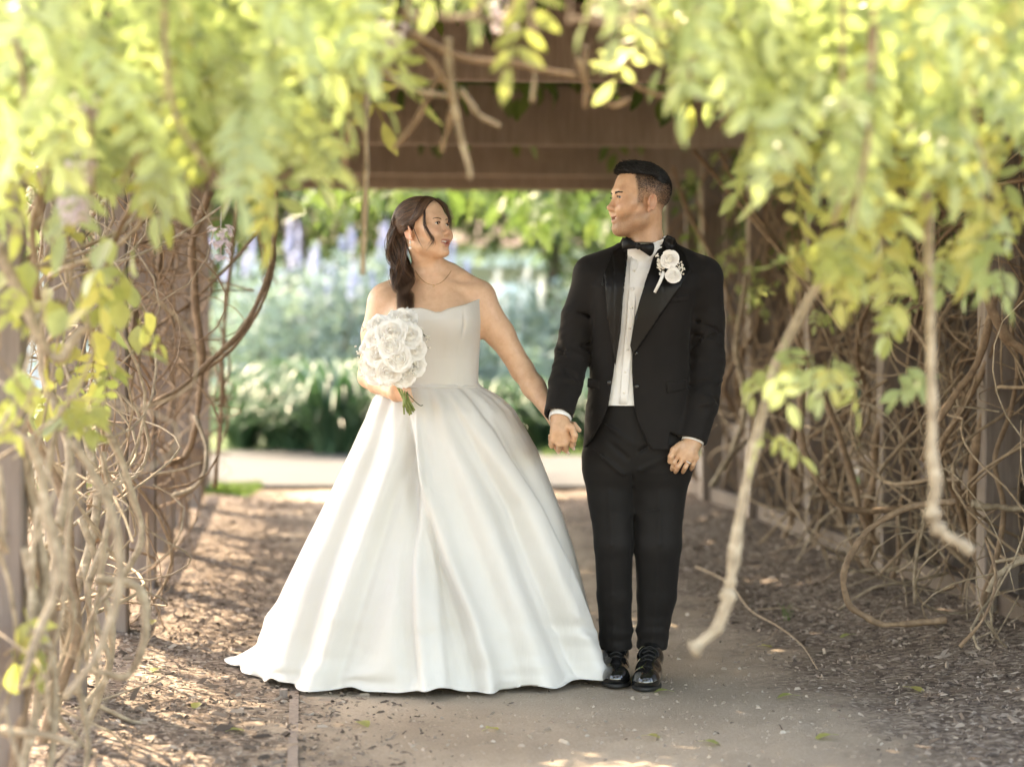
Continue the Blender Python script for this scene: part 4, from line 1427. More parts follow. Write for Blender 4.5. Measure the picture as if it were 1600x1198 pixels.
def build_dress():
    dress = empty('dress', tuple(B(675, 1057))); adopt(dress, bride)
    sd = Sdf()
    rows = [(612, 603, 749, .130, .0), (600, 604, 747.5, .124, 0), (585, 603.5, 747.5, .124, 0), (560, 602, 748.5, .128, 0), (525, 597.5, 751, .137, -.008), (500, 595.5, 753.5, .143, -.014), (478, 598, 753.5, .138, -.012), (462, 600, 753, .130, -.01)]
    loft_px(sd, rows, B, BD, .0, 2.25)
    for px in (645, 704):
        sd.ell(B(px, 506, -.080), (.067, .066, .060), .055)
    # seams: shallow grooves down the princess lines
    for a, b in (((727, 482), (715, 600)), ((640, 488), (640, 600))):
        pa, pb = B(*a, -.145), B(*b, -.12)
        sd.cone(pa, pb, .0035, .0035, .006, 's')
    te = top_edge
    def cut(x, y, z):
        zt = np.interp(np.ravel(x), np.linspace(xB(540), xB(800), 200), te(np.linspace(xB(540), xB(800), 200))).astype(np.float32).reshape(x.shape)
        zt = zt - np.clip((y - (BD - .04)) / .1, 0, 1).astype(np.float32) * .03
        return zt - z + 0 * y
    sd.add(cut, (xB(540), BD - .3, zB(520)), (xB(800), BD + .3, zB(440)), 0.0, 's', .02)
    # hollow the top so a dark gap shows behind the neckline
    V, Fc = sd.mesh((xB(580), BD - .3, zB(616)), (xB(775), BD + .25, zB(455)), .0035)
    V = relax(V, Fc, 2, .4)
    mkobj('bodice', mkmesh('bodice', V, Fc, M_SATIN), dress)
    # neckline trim
    xs = np.linspace(xB(597), xB(752), 60)
    pts = []
    bv = BVHTree.FromPolygons([Vector(v) for v in V], [list(map(int, q)) for q in Fc])
    for x in xs:
        z = float(te(x)) - .004
        h = bv.ray_cast(Vector((x, BD - .6, z)), Vector((0, 1, 0)))
        if h[0] is not None: pts.append((x, h[0].y - .0005, z + .003))
    mb = MB(); mb.tube(spline(pts, 90), .0022, 6)
    mb.build('neckline_trim', [M_SATIN], dress)
    # ---- skirt
    lev = [(598, 604, 748, .124), (604, 600, 752, .135), (612, 592, 768, .160), (622, 585, 784, .185), (640, 577, 803, .215), (670, 563, 822, .245), (700, 550, 839, .270), (760, 522, 863, .320), (800, 503, 879, .350), (860, 474, 899, .390), (920, 446, 915, .425), (980, 421, 929, .455), (1020, 404, 938, .475), (1048, 392, 945, .490), (1057, 388, 948, .497)]
    lv = np.array(lev, float)
    nt_, nth = 120, 420
    py = 598 + (1057.5 - 598) * np.linspace(0, 1, nt_) ** 0.92
    Lp, Rp, Hd = (np.interp(py, lv[:, 0], lv[:, i]) for i in (1, 2, 3))
    z = np.array([zB(q) for q in py]); z[-1] = .004
    cx = np.array([(B(l, q)[0] + B(r, q)[0]) / 2 for l, r, q in zip(Lp, Rp, py)])
    hw = np.array([(B(r, q)[0] - B(l, q)[0]) / 2 for l, r, q in zip(Lp, Rp, py)])
    T = np.linspace(0, 1, nt_)
    th = np.linspace(0, 2 * math.pi, nth, endpoint=False)       # 0 = front, +pi/2 = viewer's right
    disp = np.zeros((nt_, nth))
    # creases: pixel polylines (x, y), strength, width, sign of the overlap
    cre = [([(634, 625), (641, 690), (653, 755), (672, 820), (690, 882), (722, 960), (745, 1040), (748, 1085)], .034, .12, 1),
           ([(640, 640), (640, 714), (604, 816), (571, 906), (526, 1033), (512, 1085)], .030, .19, -1),
           ([(650, 700), (652, 800), (645, 886), (645, 968), (655, 1085)], .020, .075, 1),
           ([(612, 620), (590, 700), (548, 800), (505, 900), (470, 1000), (452, 1060)], .022, .20, -1),
           
           ([(700, 625), (739, 694), (800, 796), (833, 874), (894, 1017), (914, 1082)], .034, .17, 1),
           ([(722, 615), (775, 680), (845, 800), (890, 900), (930, 1010), (938, 1070)], .030, .16, -1),
           ([(670, 625), (700, 720), (742, 840), (790, 960), (830, 1085)], .022, .26, 1),
           
           ([(655, 650), (668, 760), (690, 900), (700, 1000), (705, 1085)], .010, .07, -1)]
    for pl, A, w, sg in cre:
        pl = np.array(pl, float)
        # points near the hem belong to the front of the cloth, nearer than the middle plane
        xc = np.interp(py * 1.02, pl[:, 1], pl[:, 0])
        for i in range(nt_):
            c_ = B(xc[i], py[i])[0] * (1 - .06 * T[i])
            s_ = np.clip((c_ - cx[i]) / hw[i], -.97, .97)
            tc = math.asin(s_)
            d = (th - tc + math.pi) % (2 * math.pi) - math.pi
            ww = w * (1.0 - .25 * T[i])
            amp = A * (min(1, max(0, (py[i] - 605) / 120)) ** .8) * (.55 + .75 * T[i])
            prof = np.exp(-(d / ww) ** 2) * (d / ww) * 1.6 * sg - .62 * np.exp(-(d / (ww * .32)) ** 2)
            disp[i] += amp * prof * 1.45
    back = .5 - .5 * np.cos(th)
    for k_, ph, a in ((7, .4, .022), (12, 2.1, .014), (23, 1.0, .005)):
        disp += np.outer(T ** 1.1, np.sin(k_ * th + ph + .5 * np.sin(3 * th)) * (0.12 + .88 * back)) * a
    # small gathers at the waist
    disp += np.outer(np.exp(-((T - .055) / .05) ** 2), np.sin(17 * th) * .004 + np.sin(26 * th + 1) * .003)
    # hem break: cloth collapsing on the ground
    hemw = np.clip((T - .86) / .14, 0, 1) ** 1.6
    disp += np.outer(hemw, .022 * np.sin(7 * th + .6 + np.sin(2 * th)) + .010 * np.sin(19 * th + 2.0) + .010)
    V = np.zeros((nt_, nth, 3))
    V[:, :, 0] = cx[:, None] + (hw[:, None] + disp) * np.sin(th)[None]
    V[:, :, 1] = BD + .05 * T[:, None] - (Hd[:, None] + disp) * np.cos(th)[None]
    V[:, :, 2] = z[:, None]
    # train swept to the left and back
    tr = np.exp(-(((th - R(262) + math.pi) % (2 * math.pi) - math.pi) / .42) ** 2)
    hw2 = np.clip((T - .80) / .20, 0, 1) ** 2.4
    V[:, :, 0] -= np.outer(hw2, tr) * .058
    V[:, :, 1] += np.outer(hw2, tr) * .16
    # the silhouette bulge above the train
    bl = np.exp(-(((th - R(268) + math.pi) % (2 * math.pi) - math.pi) / .22) ** 2)
    V[:, :, 0] -= np.outer(np.exp(-((py - 968) / 18) ** 2), bl) * .018
    # hem rises a little where the folds stand off the ground
    lift = .006 + .016 * np.maximum(0, np.sin(7 * th + 1.2)) ** 2 + .012 * np.maximum(0, np.sin(12 * th + .3)) ** 3
    V[:, :, 2] += np.outer(np.clip((T - .9) / .1, 0, 1), lift)
    # buckles where the cloth meets the ground
    rr_ = np.random.default_rng(3)
    for _ in range(46):
        t0, a0 = rr_.uniform(.74, 1.0), rr_.uniform(-1.9, 1.9)
        d = (th - a0 + math.pi) % (2 * math.pi) - math.pi
        sl_ = rr_.uniform(-.9, .9)
        g = np.exp(-((T[:, None] - t0 - sl_ * d[None] * .2) / rr_.uniform(.012, .03)) ** 2 - (d[None] / rr_.uniform(.10, .25)) ** 2)
        amp = rr_.uniform(-.012, .014)
        V[:, :, 0] += g * amp * np.sin(th)[None]; V[:, :, 1] -= g * amp * np.cos(th)[None]
    idx = np.arange(nt_ * nth).reshape(nt_, nth)
    q = np.stack([idx[:-1], np.roll(idx[:-1], -1, 1), np.roll(idx[1:], -1, 1), idx[1:]], axis=-1).reshape(-1, 4)
    me = mkmesh('skirt', V.reshape(-1, 3), q[:, ::-1], M_SATIN)
    o = mkobj('skirt', me, dress)
    # waist seam
    mb = MB()
    ring = [(cx[1] + (hw[1] + .002) * math.sin(a), BD - (Hd[1] + .002) * math.cos(a), z[1]) for a in np.linspace(-1.7, 1.7, 50)]
    mb.tube(ring, .0025, 6); mb.build('waist_seam', [M_SATIN], dress)
    return dress


dress = build_dress()


def build_bride_hair():
    fr = BFR
    rr = np.random.default_rng(21)
    # close-fitting cap under the strands
    sd = Sdf()
    s = fr.s
    sd.ell(fr(0, .022, .046), np.array((.0795, .0985, .0845)) * s, 0, 'u', fr.M)
    sd.ell(fr(0, .098, .030), np.array((.038, .030, .042)) * s, .03, 'u', fr.M)
    def face(x, y, z):
        X, Y, Z = x - fr.c[0], y - fr.c[1], z - fr.c[2]
        p = [(fr.M[0, i] * X + fr.M[1, i] * Y + fr.M[2, i] * Z) / s for i in range(3)]
        # hairline: keeps what lies behind/above a curved line
        hl = np.where(p[2] > .0, -.030 - .50 * np.clip(p[2] - .03, 0, .07), -.030 + 1.1 * (-p[2]) + .02)
        return ((p[1] - hl) * .8) * s
    sd.add(face, fr.c - .14, fr.c + .14, .006 * s, 's', .01)
    def low(x, y, z):
        X, Y, Z = x - fr.c[0], y - fr.c[1], z - fr.c[2]
        p = [(fr.M[0, i] * X + fr.M[1, i] * Y + fr.M[2, i] * Z) / s for i in range(3)]
        return (p[2] + .028) * s
    sd.add(low, fr.c - .14, fr.c + .14, .006 * s, 's', .01)
    V, Fc = sd.mesh(fr.c - .135, fr.c + .135, .003)
    V = relax(V, Fc, 2)
    me = mkmesh('hair', V, Fc, M_HAIR_B); setcol(me, 'tint', np.full((len(V), 3), .15))
    hair = mkobj('hair', me, bride)
    C, rad = [], []
    # swept back from the hairline to the tie at the back of the head
    tie = np.array((-.020, .112, .030))
    for i in range(900):
        side = rr.choice([-1, 1])
        t = rr.random()
        # hairline from the parting on top round the temple down to above the ear
        a = t * 1.45
        x0 = side * (.006 + .070 * math.sin(min(a, 1.4)))
        z0 = .112 - .098 * (t ** 1.4)
        y0 = -.056 + .050 * t + .006 * rr.standard_normal()
        st = np.array((x0, y0, z0))
        c = np.array((0, .02, .042))
        end = tie + rr.standard_normal(3) * (.010, .006, .013)
        pts = []
        for u in np.linspace(0, 1, 10):
            p = st * (1 - u) + end * u
            d = p - c
            e = d / np.array((.080, .0985, .086))
            k_ = np.linalg.norm(e)
            target = c + d / k_ * (1 + .022 * rr.random() + .03 * math.sin(u * 3.14))
            w = 1 - max(0, u - .85) / .15 * .5
            p = p * (1 - w) + target * w
            p[2] -= .012 * math.sin(u * 3.14) * t
            pts.append(fr(*p))
        C.append(hug(spline(pts, 16), BHB, .004)); rad.append(rr.uniform(.0006, .0012))
    # long wavy lengths: from the tie down the back of the neck and over her right shoulder
    for i in range(1000):
        g = rr.random(); w = rr.uniform(-1, 1); dd = rr.uniform(-1, 1)
        top = B(632 + w * 8, 334 + rr.uniform(-10, 14), -.0 + dd * .030)
        p0 = B(622 + w * 9, 348, dd * .036)
        p1 = B(620 + w * 10, 372, .0 + dd * .040)
        p2 = B(623 + w * 14.5, 408, -.01 + dd * .036)
        p3 = B(629 + w * 11.5, 436, -.06 + dd * .026)
        p4 = B(631 + w * 9, 458, -.105 + dd * .018)
        p5 = B(633 + w * 5, 480 + rr.uniform(-22, 10), -.135 + dd * .010)
        c = spline([top, p0, p1, p2, p3, p4, p5], 34)
        ph = w * 2.5 + dd * 1.2 + rr.normal() * .35
        u = np.linspace(0, 1, 34)
        amp = .004 + .014 * u
        fz = rr.normal(0, .0016, 3)
        c[:, 0] += amp * np.sin(u * 19 + ph) + rr.normal() * .003 + fz[0] * np.sin(u * 31 + ph)
        c[:, 1] += amp * .8 * np.cos(u * 19 + ph)
        C.append(hug(c, BHB, .003)); rad.append(rr.uniform(.0006, .0013))
    # wisps in front of the near ear and beside the far cheek
    w1 = [fr(-.050, -.054, .085), fr(-.066, -.058, .040), fr(-.068, -.055, .000), fr(-.062, -.066, -.035), fr(-.060, -.075, -.060), fr(-.068, -.062, -.078), fr(-.078, -.045, -.095)]
    w2 = [fr(.020, -.068, .104), fr(.050, -.078, .075), fr(.066, -.076, .040), fr(.072, -.070, .005), fr(.076, -.060, -.03)]
    w3 = [fr(-.080, .000, .030), fr(-.078, -.010, .000), fr(-.072, -.020, -.050), fr(-.066, -.030, -.080)]
    for wv, n, sp in ((w1, 18, .0030), (w2, 46, .0050), (w3, 5, .002)):
        for i in range(n):
            o_ = rr.standard_normal(3) * sp
            C.append(hug(spline([q + o_ * (.5 + j * .25) + rr.standard_normal(3) * .0006 for j, q in enumerate(wv)], 26), BHB, .002)); rad.append(rr.uniform(.0004, .0008))
    # full front sections framing the forehead, from the parting over the temples
    for i in range(560):
        side = -1 if i % 2 else 1
        t = rr.random()
        st = np.array((side * (.002 + .008 * rr.random()), -.072 + .038 * t, .100 + .018 * t))
        mid = np.array((side * (.042 + .004 * rr.random()), -.070 + .037 * t, .077 + .012 * rr.random()))
        m2 = np.array((side * (.071 + .006 * rr.random()), -.046 + .040 * t, .038))
        en = np.array((side * (.080 + .004 * rr.random()), .012 + .03 * t, .018 + .012 * rr.standard_normal() * .5))
        en2 = np.array((side * .060, .080, .015 + .01 * rr.standard_normal()))
        C.append(hug(spline([fr(*p) for p in (st, mid, m2, en, en2)], 20), BHB, .003 + .005 * rr.random())); rad.append(rr.uniform(.0006, .0012))
    for i in range(90):
        k = rr.integers(len(C) - 200); q = C[k]; j = rr.integers(2, len(q) - 2)
        d = q[j + 1] - q[j]; d /= np.linalg.norm(d) + 1e-9
        o_ = rr.standard_normal(3) * .5 + d; o_ /= np.linalg.norm(o_)
        ln = rr.uniform(.012, .035)
        C.append(np.array([q[j], q[j] + d * ln * .4 + o_ * ln * .1, q[j] + d * ln * .6 + o_ * ln * .45])); rad.append(.00035)
    strands('hair_strands', C, rad, M_HAIR_B, hair, tint=[float(q) for q in np.clip(rr.beta(1.6, 3.2, len(C)), 0, 1)])
    return hair


bride_hair = build_bride_hair()


def sphere_into(mb, c, r, n=8, m=0):
    v, f = [], []
    for i in range(n + 1):
        t = math.pi * i / n
        for j in range(n):
            p = 2 * math.pi * j / n
            v.append(np.asarray(c) + np.asarray(r) * np.array((math.sin(t) * math.cos(p), math.sin(t) * math.sin(p), math.cos(t))))
    for i in range(n):
        for j in range(n):
            k = (j + 1) % n
            f.append((i * n + j, i * n + k, (i + 1) * n + k, (i + 1) * n + j))
    mb.add(v, f, m)


def build_bride_jewels():
    e0 = BFR(-.0835, .010, -.044)
    mb = MB(); sphere_into(mb, e0, .0032); sphere_into(mb, e0 + (0, -.001, -.0065), .0042)
    mb.tube([e0 + (0, 0, -.008), e0 + (0, -.001, -.022)], .0011, 5)
    sphere_into(mb, e0 + (0, -.002, -.025), (.0050, .0050, .0060))
    mb.build('earring', [M_PEARL], bride)
    e1 = BFR(.0835, .010, -.044)
    mb = MB(); sphere_into(mb, e1, .0032); sphere_into(mb, e1 + (0, -.002, -.024), .0045); mb.tube([e1, e1 + (0, -.001, -.022)], .001, 5)
    mb.build('earring', [M_PEARL], bride)
    # fine chain with a small pendant, laid on the skin
    V = np.empty(len(bride.data.vertices) * 3, np.float32); bride.data.vertices.foreach_get('co', V); V = V.reshape(-1, 3)
    bv = BVHTree.FromPolygons([Vector(v) for v in V], [list(p.vertices) for p in bride.data.polygons])
    pts = []
    for t in np.linspace(-1, 1, 40):
        px = 677 + t * 28; py = 445 - 22 * abs(t) ** 2.2
        d = Vector(P(px, py, 8) - np.array((0, 0, CAMZ))).normalized()
        h = bv.ray_cast(Vector((0, 0, CAMZ)), d)
        if h[0] is not None and abs(h[0].y - BD) < .2: pts.append(np.array(h[0]) - np.array(d) * .0014)
    if len(pts) > 6:
        mb = MB(); mb.tube(spline(pts, 80), .0008, 5)
        mid = pts[len(pts) // 2]
        sphere_into(mb, mid + np.array((0, -.002, -.004)), .0036)
        mb.build('necklace', [M_GOLD], bride)
    # thin bracelet
    w = B(866.5, 651, -.121); a = np.array((.55, 0, .83)); b_ = np.array((0, 1, 0))
    ax = np.array((.52, -.35, -.78)); ax /= np.linalg.norm(ax)
    a = np.cross(ax, (0, 1, 0)); a /= np.linalg.norm(a); b_ = np.cross(ax, a)
    mb = MB(); mb.tube([w + .0285 * (math.cos(t) * a + math.sin(t) * b_) for t in np.linspace(0, 6.28, 40)], .0011, 5, cap=False)
    mb.build('bracelet', [M_SILVER], bride)


build_bride_jewels()
# ------------------------------------------------------------------ groom
def build_groom():
    fr = Frame(G(999, 314, .0), R(-72), R(-3), R(-1), 1.0)
    sd = Sdf()
    nb = G(1008, 392, .02)
    sd.cone(fr(0, .026, -.045), nb, .056, .060, .03)
    rows = [(735, 935, 1058, .09, .02), (650, 935, 1060, .095, .02), (560, 930, 1070, .10, .02), (480, 934, 1072, .10, .015), (430, 940, 1075, .09, .02), (405, 960, 1060, .07, .02)]
    loft_px(sd, rows, G, GD, .03, 2.2)
    sd.cone(nb, G(1008, 420, .02), .062, .08, .04)
    e1, w1 = G(896, 552, .005), G(875, 652, -.15)
    sd.chain([G(926, 440, .02), e1, w1], [.034, .030, .028], .04, .02)
    e2, w2 = G(1105, 566, .02), G(1083, 688, -.07)
    sd.chain([G(1092, 440, .02), e2, w2], [.036, .032, .029], .04, .02)
    for a, b, c in (((957, 720, .02), (959, 860, .0), (962, 1030, .06)), ((1030, 720, .02), (1028, 860, .0), (1018, 1030, .05))):
        sd.chain([G(*a), G(*b), G(*c)], [.075, .052, .036], .05, .02)
    # his left hand, hanging relaxed with the back of the hand to the front
    pc = G(1074, 706, -.085)
    sd.cone(w2, pc, .030, .034, .02)
    kn = [G(1059, 711, -.105), G(1067.5, 717, -.108), G(1077.5, 719, -.104), G(1087.5, 715, -.094)]
    for a in kn: sd.cone(pc + np.array((0, 0, .012)), a, .018, .0105, .014)
    tp = [((1053, 723, -.106), (1049.5, 733, -.082)), ((1059.5, 729, -.110), (1055.5, 737, -.082)), ((1070.5, 730, -.106), (1067, 737, -.076)), ((1082.5, 726, -.094), (1080, 732.5, -.066))]
    for k_, (p_, t_) in zip(kn, tp):
        p_, t_ = G(*p_), G(*t_)
        finger(sd, [k_, lerp(k_, p_, .95), lerp(p_, t_, .55) + np.array((0, -.003, 0)), t_], .0086, .0070, .004)
    finger(sd, [G(1064, 694, -.10), G(1053, 703, -.118), G(1048.5, 713, -.118), G(1047, 720.5, -.108)], .0135, .0092, .014)
    # his right hand, closed over hers
    pm = G(875, 673, -.165)
    sd.cone(w1, pm, .029, .034, .02)
    kn = [G(891, 686, -.175), G(883, 693, -.185), G(873.5, 694, -.185), G(864, 688, -.175)]
    for a in kn: sd.cone(pm + np.array((0, 0, .01)), a, .019, .0108, .016)
    for k_, t_ in zip(kn, ((896, 694, -.135), (885, 700, -.125), (873, 700, -.125), (861, 694, -.13))):
        t_ = G(*t_)
        finger(sd, [k_, lerp(k_, t_, .5) + np.array((0, -.004, -.012)), t_, t_ + np.array((-.002, .03, .02))], .0092, .0078, .004)
    finger(sd, [G(884, 661, -.175), G(893, 668, -.195), G(898, 680, -.196), G(897, 688, -.190)], .0135, .0092, .014)
    head_prims(sd, fr, 0.0, .0042, 1.9)
    hx = fr.c
    fine = [((hx[0] - .13, hx[1] - .12, hx[2] - .145), (hx[0] + .125, hx[1] + .12, hx[2] + .13), .0021),
            (G(848, 712, -.24), G(918, 656, -.08), .002), (G(1036, 756, -.18), G(1106, 690, -.01), .002)]
    V, Fc = multires(sd, ((xG(840), GD - .28, 0.03), (xG(1140), GD + .18, zG(380)), .007), fine, 2)
    me = mkmesh('person', V, Fc, M_SKIN_G)
    lips, blush = head_masks(V, fr, 0, .0042)
    inhead = np.linalg.norm(V - fr.c, axis=1) < .17
    q = fr.inv(V); x, y, z = q.T
    ax = np.abs(x)
    # beard shadow over jaw, chin and upper lip
    beard = np.clip((-.036 - z + .25 * (y + .02)) / .016, 0, 1) * np.clip((.020 - y) / .02, 0, 1) * np.clip((z + .150) / .03, 0, 1)
    must = np.exp(-((ax / .026) ** 4 + ((z + .050) / .007) ** 2)) * (y < -.07)
    stub = np.clip(beard * .42 + must * .40, 0, 1) * (1 - lips)
    # faded sides: hair cut to skin, thicker upwards
    hairz = np.clip((z - (.000 - .9 * np.clip(y - .02, 0, .1))) / .050, 0, 1)
    front = np.clip((y + .040 + .10 * np.clip(z - .03, -.03, .05)) / .010, 0, 1)
    earcut = 1 - np.clip((ax - .0745) / .004, 0, 1) * (z < .032)
    fade = front * hairz ** .6 * earcut * .95
    sideburn = np.clip((y + .036) / .006, 0, 1) * np.clip((-.006 - y) / .006, 0, 1) * np.clip((z + .03) / .02, 0, 1) * (z < .03) * .55 * (ax < .076)
    stub = np.clip(np.maximum(stub, np.maximum(fade, sideburn)), 0, 1)
    setcol(me, 'skin', np.stack([lips * inhead * .75, stub * inhead, blush * inhead * .8], axis=1))
    o = mkobj('person', me)
    tag(o, 'man in black suit with bow tie and white boutonniere, looking at the woman', 'person', 'couple walking hand in hand')
    for qd in (-1, 1):
        eyeball('eye', fr, (qd * .0325, -.0765, .003), (.30, -1, -.05), o)
    mb = MB(); v, f = [], []
    for i, xx in enumerate(np.linspace(-.022, .022, 13)):
        for zz in (-.058, -.0672 + abs(xx) * .18): v.append(fr(xx, -.0850 + 20 * xx * xx, zz))
    for i in range(12): f.append((2 * i, 2 * i + 2, 2 * i + 3, 2 * i + 1))
    mb.add(v, f); mb.build('teeth', [M_TEETH], o)
    hb = bv_of(V, Fc)
    for qd in (-1, 1):
        cs = []
        for i in range(70):
            t = random.random(); w = random.uniform(-1, 1)
            xx = .013 + .038 * t; zz = .0178 + .0042 * math.sin(t * 2.0) - .002 * t + w * .0032 * (1 - .5 * t)
            yy = -.0925 + 7.2 * (xx - .012) ** 2
            cs.append(np.array([snap(fr(qd * (xx + d * .8), yy + d * .12 - .004, zz + d * (.4 - t * .35)), hb, .001) for d in (0, .0045, .009)]))
        strands('eyebrow', cs, .0011, M_HAIR_G, o)
        cs = []
        for i in range(17):
            t = i / 16 * 2 - 1
            xx = qd * .0325 + t * .0125; zz = .003 + .0046 * (1 - .8 * t * t)
            yy = -.0765 - .0146 * math.sqrt(max(0, 1 - (t * .80) ** 2)) - .0004
            cs.append(np.array([fr(xx, yy, zz), fr(xx + t * .001, yy - .002, zz + .0002), fr(xx + t * .002, yy - .0038, zz + .0008)]))
        strands('eyelashes', cs, .0009, M_HAIR_G, o)
    # hair on top, combed forward and up
    hs = Sdf(); s = fr.s
    hs.ell(fr(0, .012, .062), np.array((.074, .096, .072)) * s, 0, 'u', fr.M)
    hs.ell(fr(0, -.034, .099), np.array((.057, .046, .034)) * s, .02, 'u', fr.M)
    def below(x, y, z):
        X, Y, Z = x - fr.c[0], y - fr.c[1], z - fr.c[2]
        p = [fr.M[0, i] * X + fr.M[1, i] * Y + fr.M[2, i] * Z for i in range(3)]
        lim = np.where(p[1] > .02, .086 - (p[1] - .02) * .95, .086 - (p[1] - .02) * .02)
        return np.maximum(p[2] - lim, p[2] - lim) * .8
    hs.add(below, fr.c - .16, fr.c + .16, .006, 's', .01)
    Vh, Fh = hs.mesh(fr.c - .15, fr.c + .15, .003)
    Vh = relax(Vh, Fh, 1)
    hm = mkmesh('hair', Vh, Fh, M_HAIR_G); setcol(hm, 'tint', np.full((len(Vh), 3), .1))
    hair = mkobj('hair', hm, o)
    C, rad = [], []
    rr = np.random.default_rng(5)
    idx = np.concatenate([rr.choice(len(Vh), 2600), rr.choice(np.where(fr.inv(Vh)[:, 2] < .098)[0], 1500)])
    me2 = hm; me2.calc_loop_triangles()
    nrm = np.empty(len(Vh) * 3, np.float32); me2.vertices.foreach_get('normal', nrm); nrm = nrm.reshape(-1, 3)
    fw = fr.M @ np.array((0, -1, 0.25))
    for i in idx:
        p = Vh[i]; n_ = nrm[i]
        d = fw * .9 + n_ * .05 + rr.standard_normal(3) * .16
        d /= np.linalg.norm(d); ln = rr.uniform(.006, .016)
        C.append(np.array([p, p + d * ln * .5, p + d * ln])); rad.append(.0008)
    # clipped hair on the sides and the back of the head
    side = np.where((stub * inhead > .45) & (z > -.01) & (ax < .077) & (y > -.045))[0]
    nb2 = np.empty(len(V) * 3, np.float32); me.vertices.foreach_get('normal', nb2); nb2 = nb2.reshape(-1, 3)
    for i in rr.choice(side, 7500):
        p = V[i]; d = nb2[i] * .8 + rr.standard_normal(3) * .3 + np.array((0, 0, -.5)); d /= np.linalg.norm(d)
        ln = .0018 + .0065 * max(0, (z[i] - .02) / .06)
        C.append(np.array([p, p + d * ln])); rad.append(.00045)
    strands('hair_strands', C, rad, M_HAIR_G, hair, sides=3, taper=False)
    return o, fr


groom, GFR = build_groom()


def drape(name, poly, bv, off, mat, parent, depth=GD, thick=.003, n=0.004, conv=G, bv2=None):
    """flat pattern given in pixels, laid on a surface seen from the front and given thickness"""
    pts = [conv(a, b) for a, b in poly]
    bm = bmesh.new()
    vs_ = [bm.verts.new((p[0], 0, p[2])) for p in pts]
    bm.faces.new(vs_)
    bmesh.ops.triangulate(bm, faces=bm.faces[:])
    for _ in range(4):
        e = [x for x in bm.edges if x.calc_length() > .012]
        if not e: break
        bmesh.ops.subdivide_edges(bm, edges=e, cuts=1)
        bmesh.ops.triangulate(bm, faces=bm.faces[:])
    last = depth - .12
    for v in bm.verts:
        h = bv.ray_cast(Vector((v.co.x, depth - .8, v.co.z)), Vector((0, 1, 0)))
        if h[0] is not None and abs(h[0].y - depth) < .3: last = h[0].y
        else: last = bv.find_nearest(Vector((v.co.x, depth - .09, v.co.z)))[0].y
        if bv2 is not None:
            h2 = bv2.ray_cast(Vector((v.co.x, depth - .8, v.co.z)), Vector((0, 1, 0)))
            if h2[0] is not None: last = min(last, max(h2[0].y, last - .03))
        v.co.y = last - off
    for _ in range(4): bmesh.ops.smooth_vert(bm, verts=[q for q in bm.verts if not q.is_boundary] , factor=.5, use_axis_y=True)
    bd = [q for q in bm.verts if q.is_boundary]
    for _ in range(3): bmesh.ops.smooth_vert(bm, verts=bd, factor=.4, use_axis_y=True)
    bmesh.ops.recalc_face_normals(bm, faces=bm.faces[:])
    me = bpy.data.meshes.new(name); bm.to_mesh(me); bm.free()
    me.materials.append(mat)
    o = mkobj(name, me, parent)
    md = o.modifiers.new('thickness', 'SOLIDIFY'); md.thickness = thick; md.offset = 0
    for p in me.polygons: p.use_smooth = True
    return o


def wrinkle(axis_a, axis_b, amp, freq, seed):
    """displacement: folds running round a sleeve or leg"""
    a = np.asarray(axis_a, float); d = np.asarray(axis_b, float) - a; ln = np.linalg.norm(d); d /= ln
    r_ = np.random.default_rng(seed)
    ph = r_.uniform(0, 6, 4)
    def fn(x, y, z):
        t = ((x - a[0]) * d[0] + (y - a[1]) * d[1] + (z - a[2]) * d[2])
        w = np.clip(t / ln, -.2, 1.2)
        env = np.clip(1 - np.abs(w - .5) / .7, 0, 1)
        tilt = (x - a[0]) * 30 * (1 if ph[2] > 3 else -1) + (y - a[1]) * 14 + 1.2 * np.sin((x - a[0]) * 40 + t * 17 + ph[3])
        f_ = np.sin(t * freq + tilt + ph[0]) + .6 * np.sin(t * freq * 1.73 - tilt * 1.4 + ph[1])
        f_ = np.sign(f_) * np.abs(f_) ** 1.3
        return (amp * env * f_).astype(np.float32)
    return fn


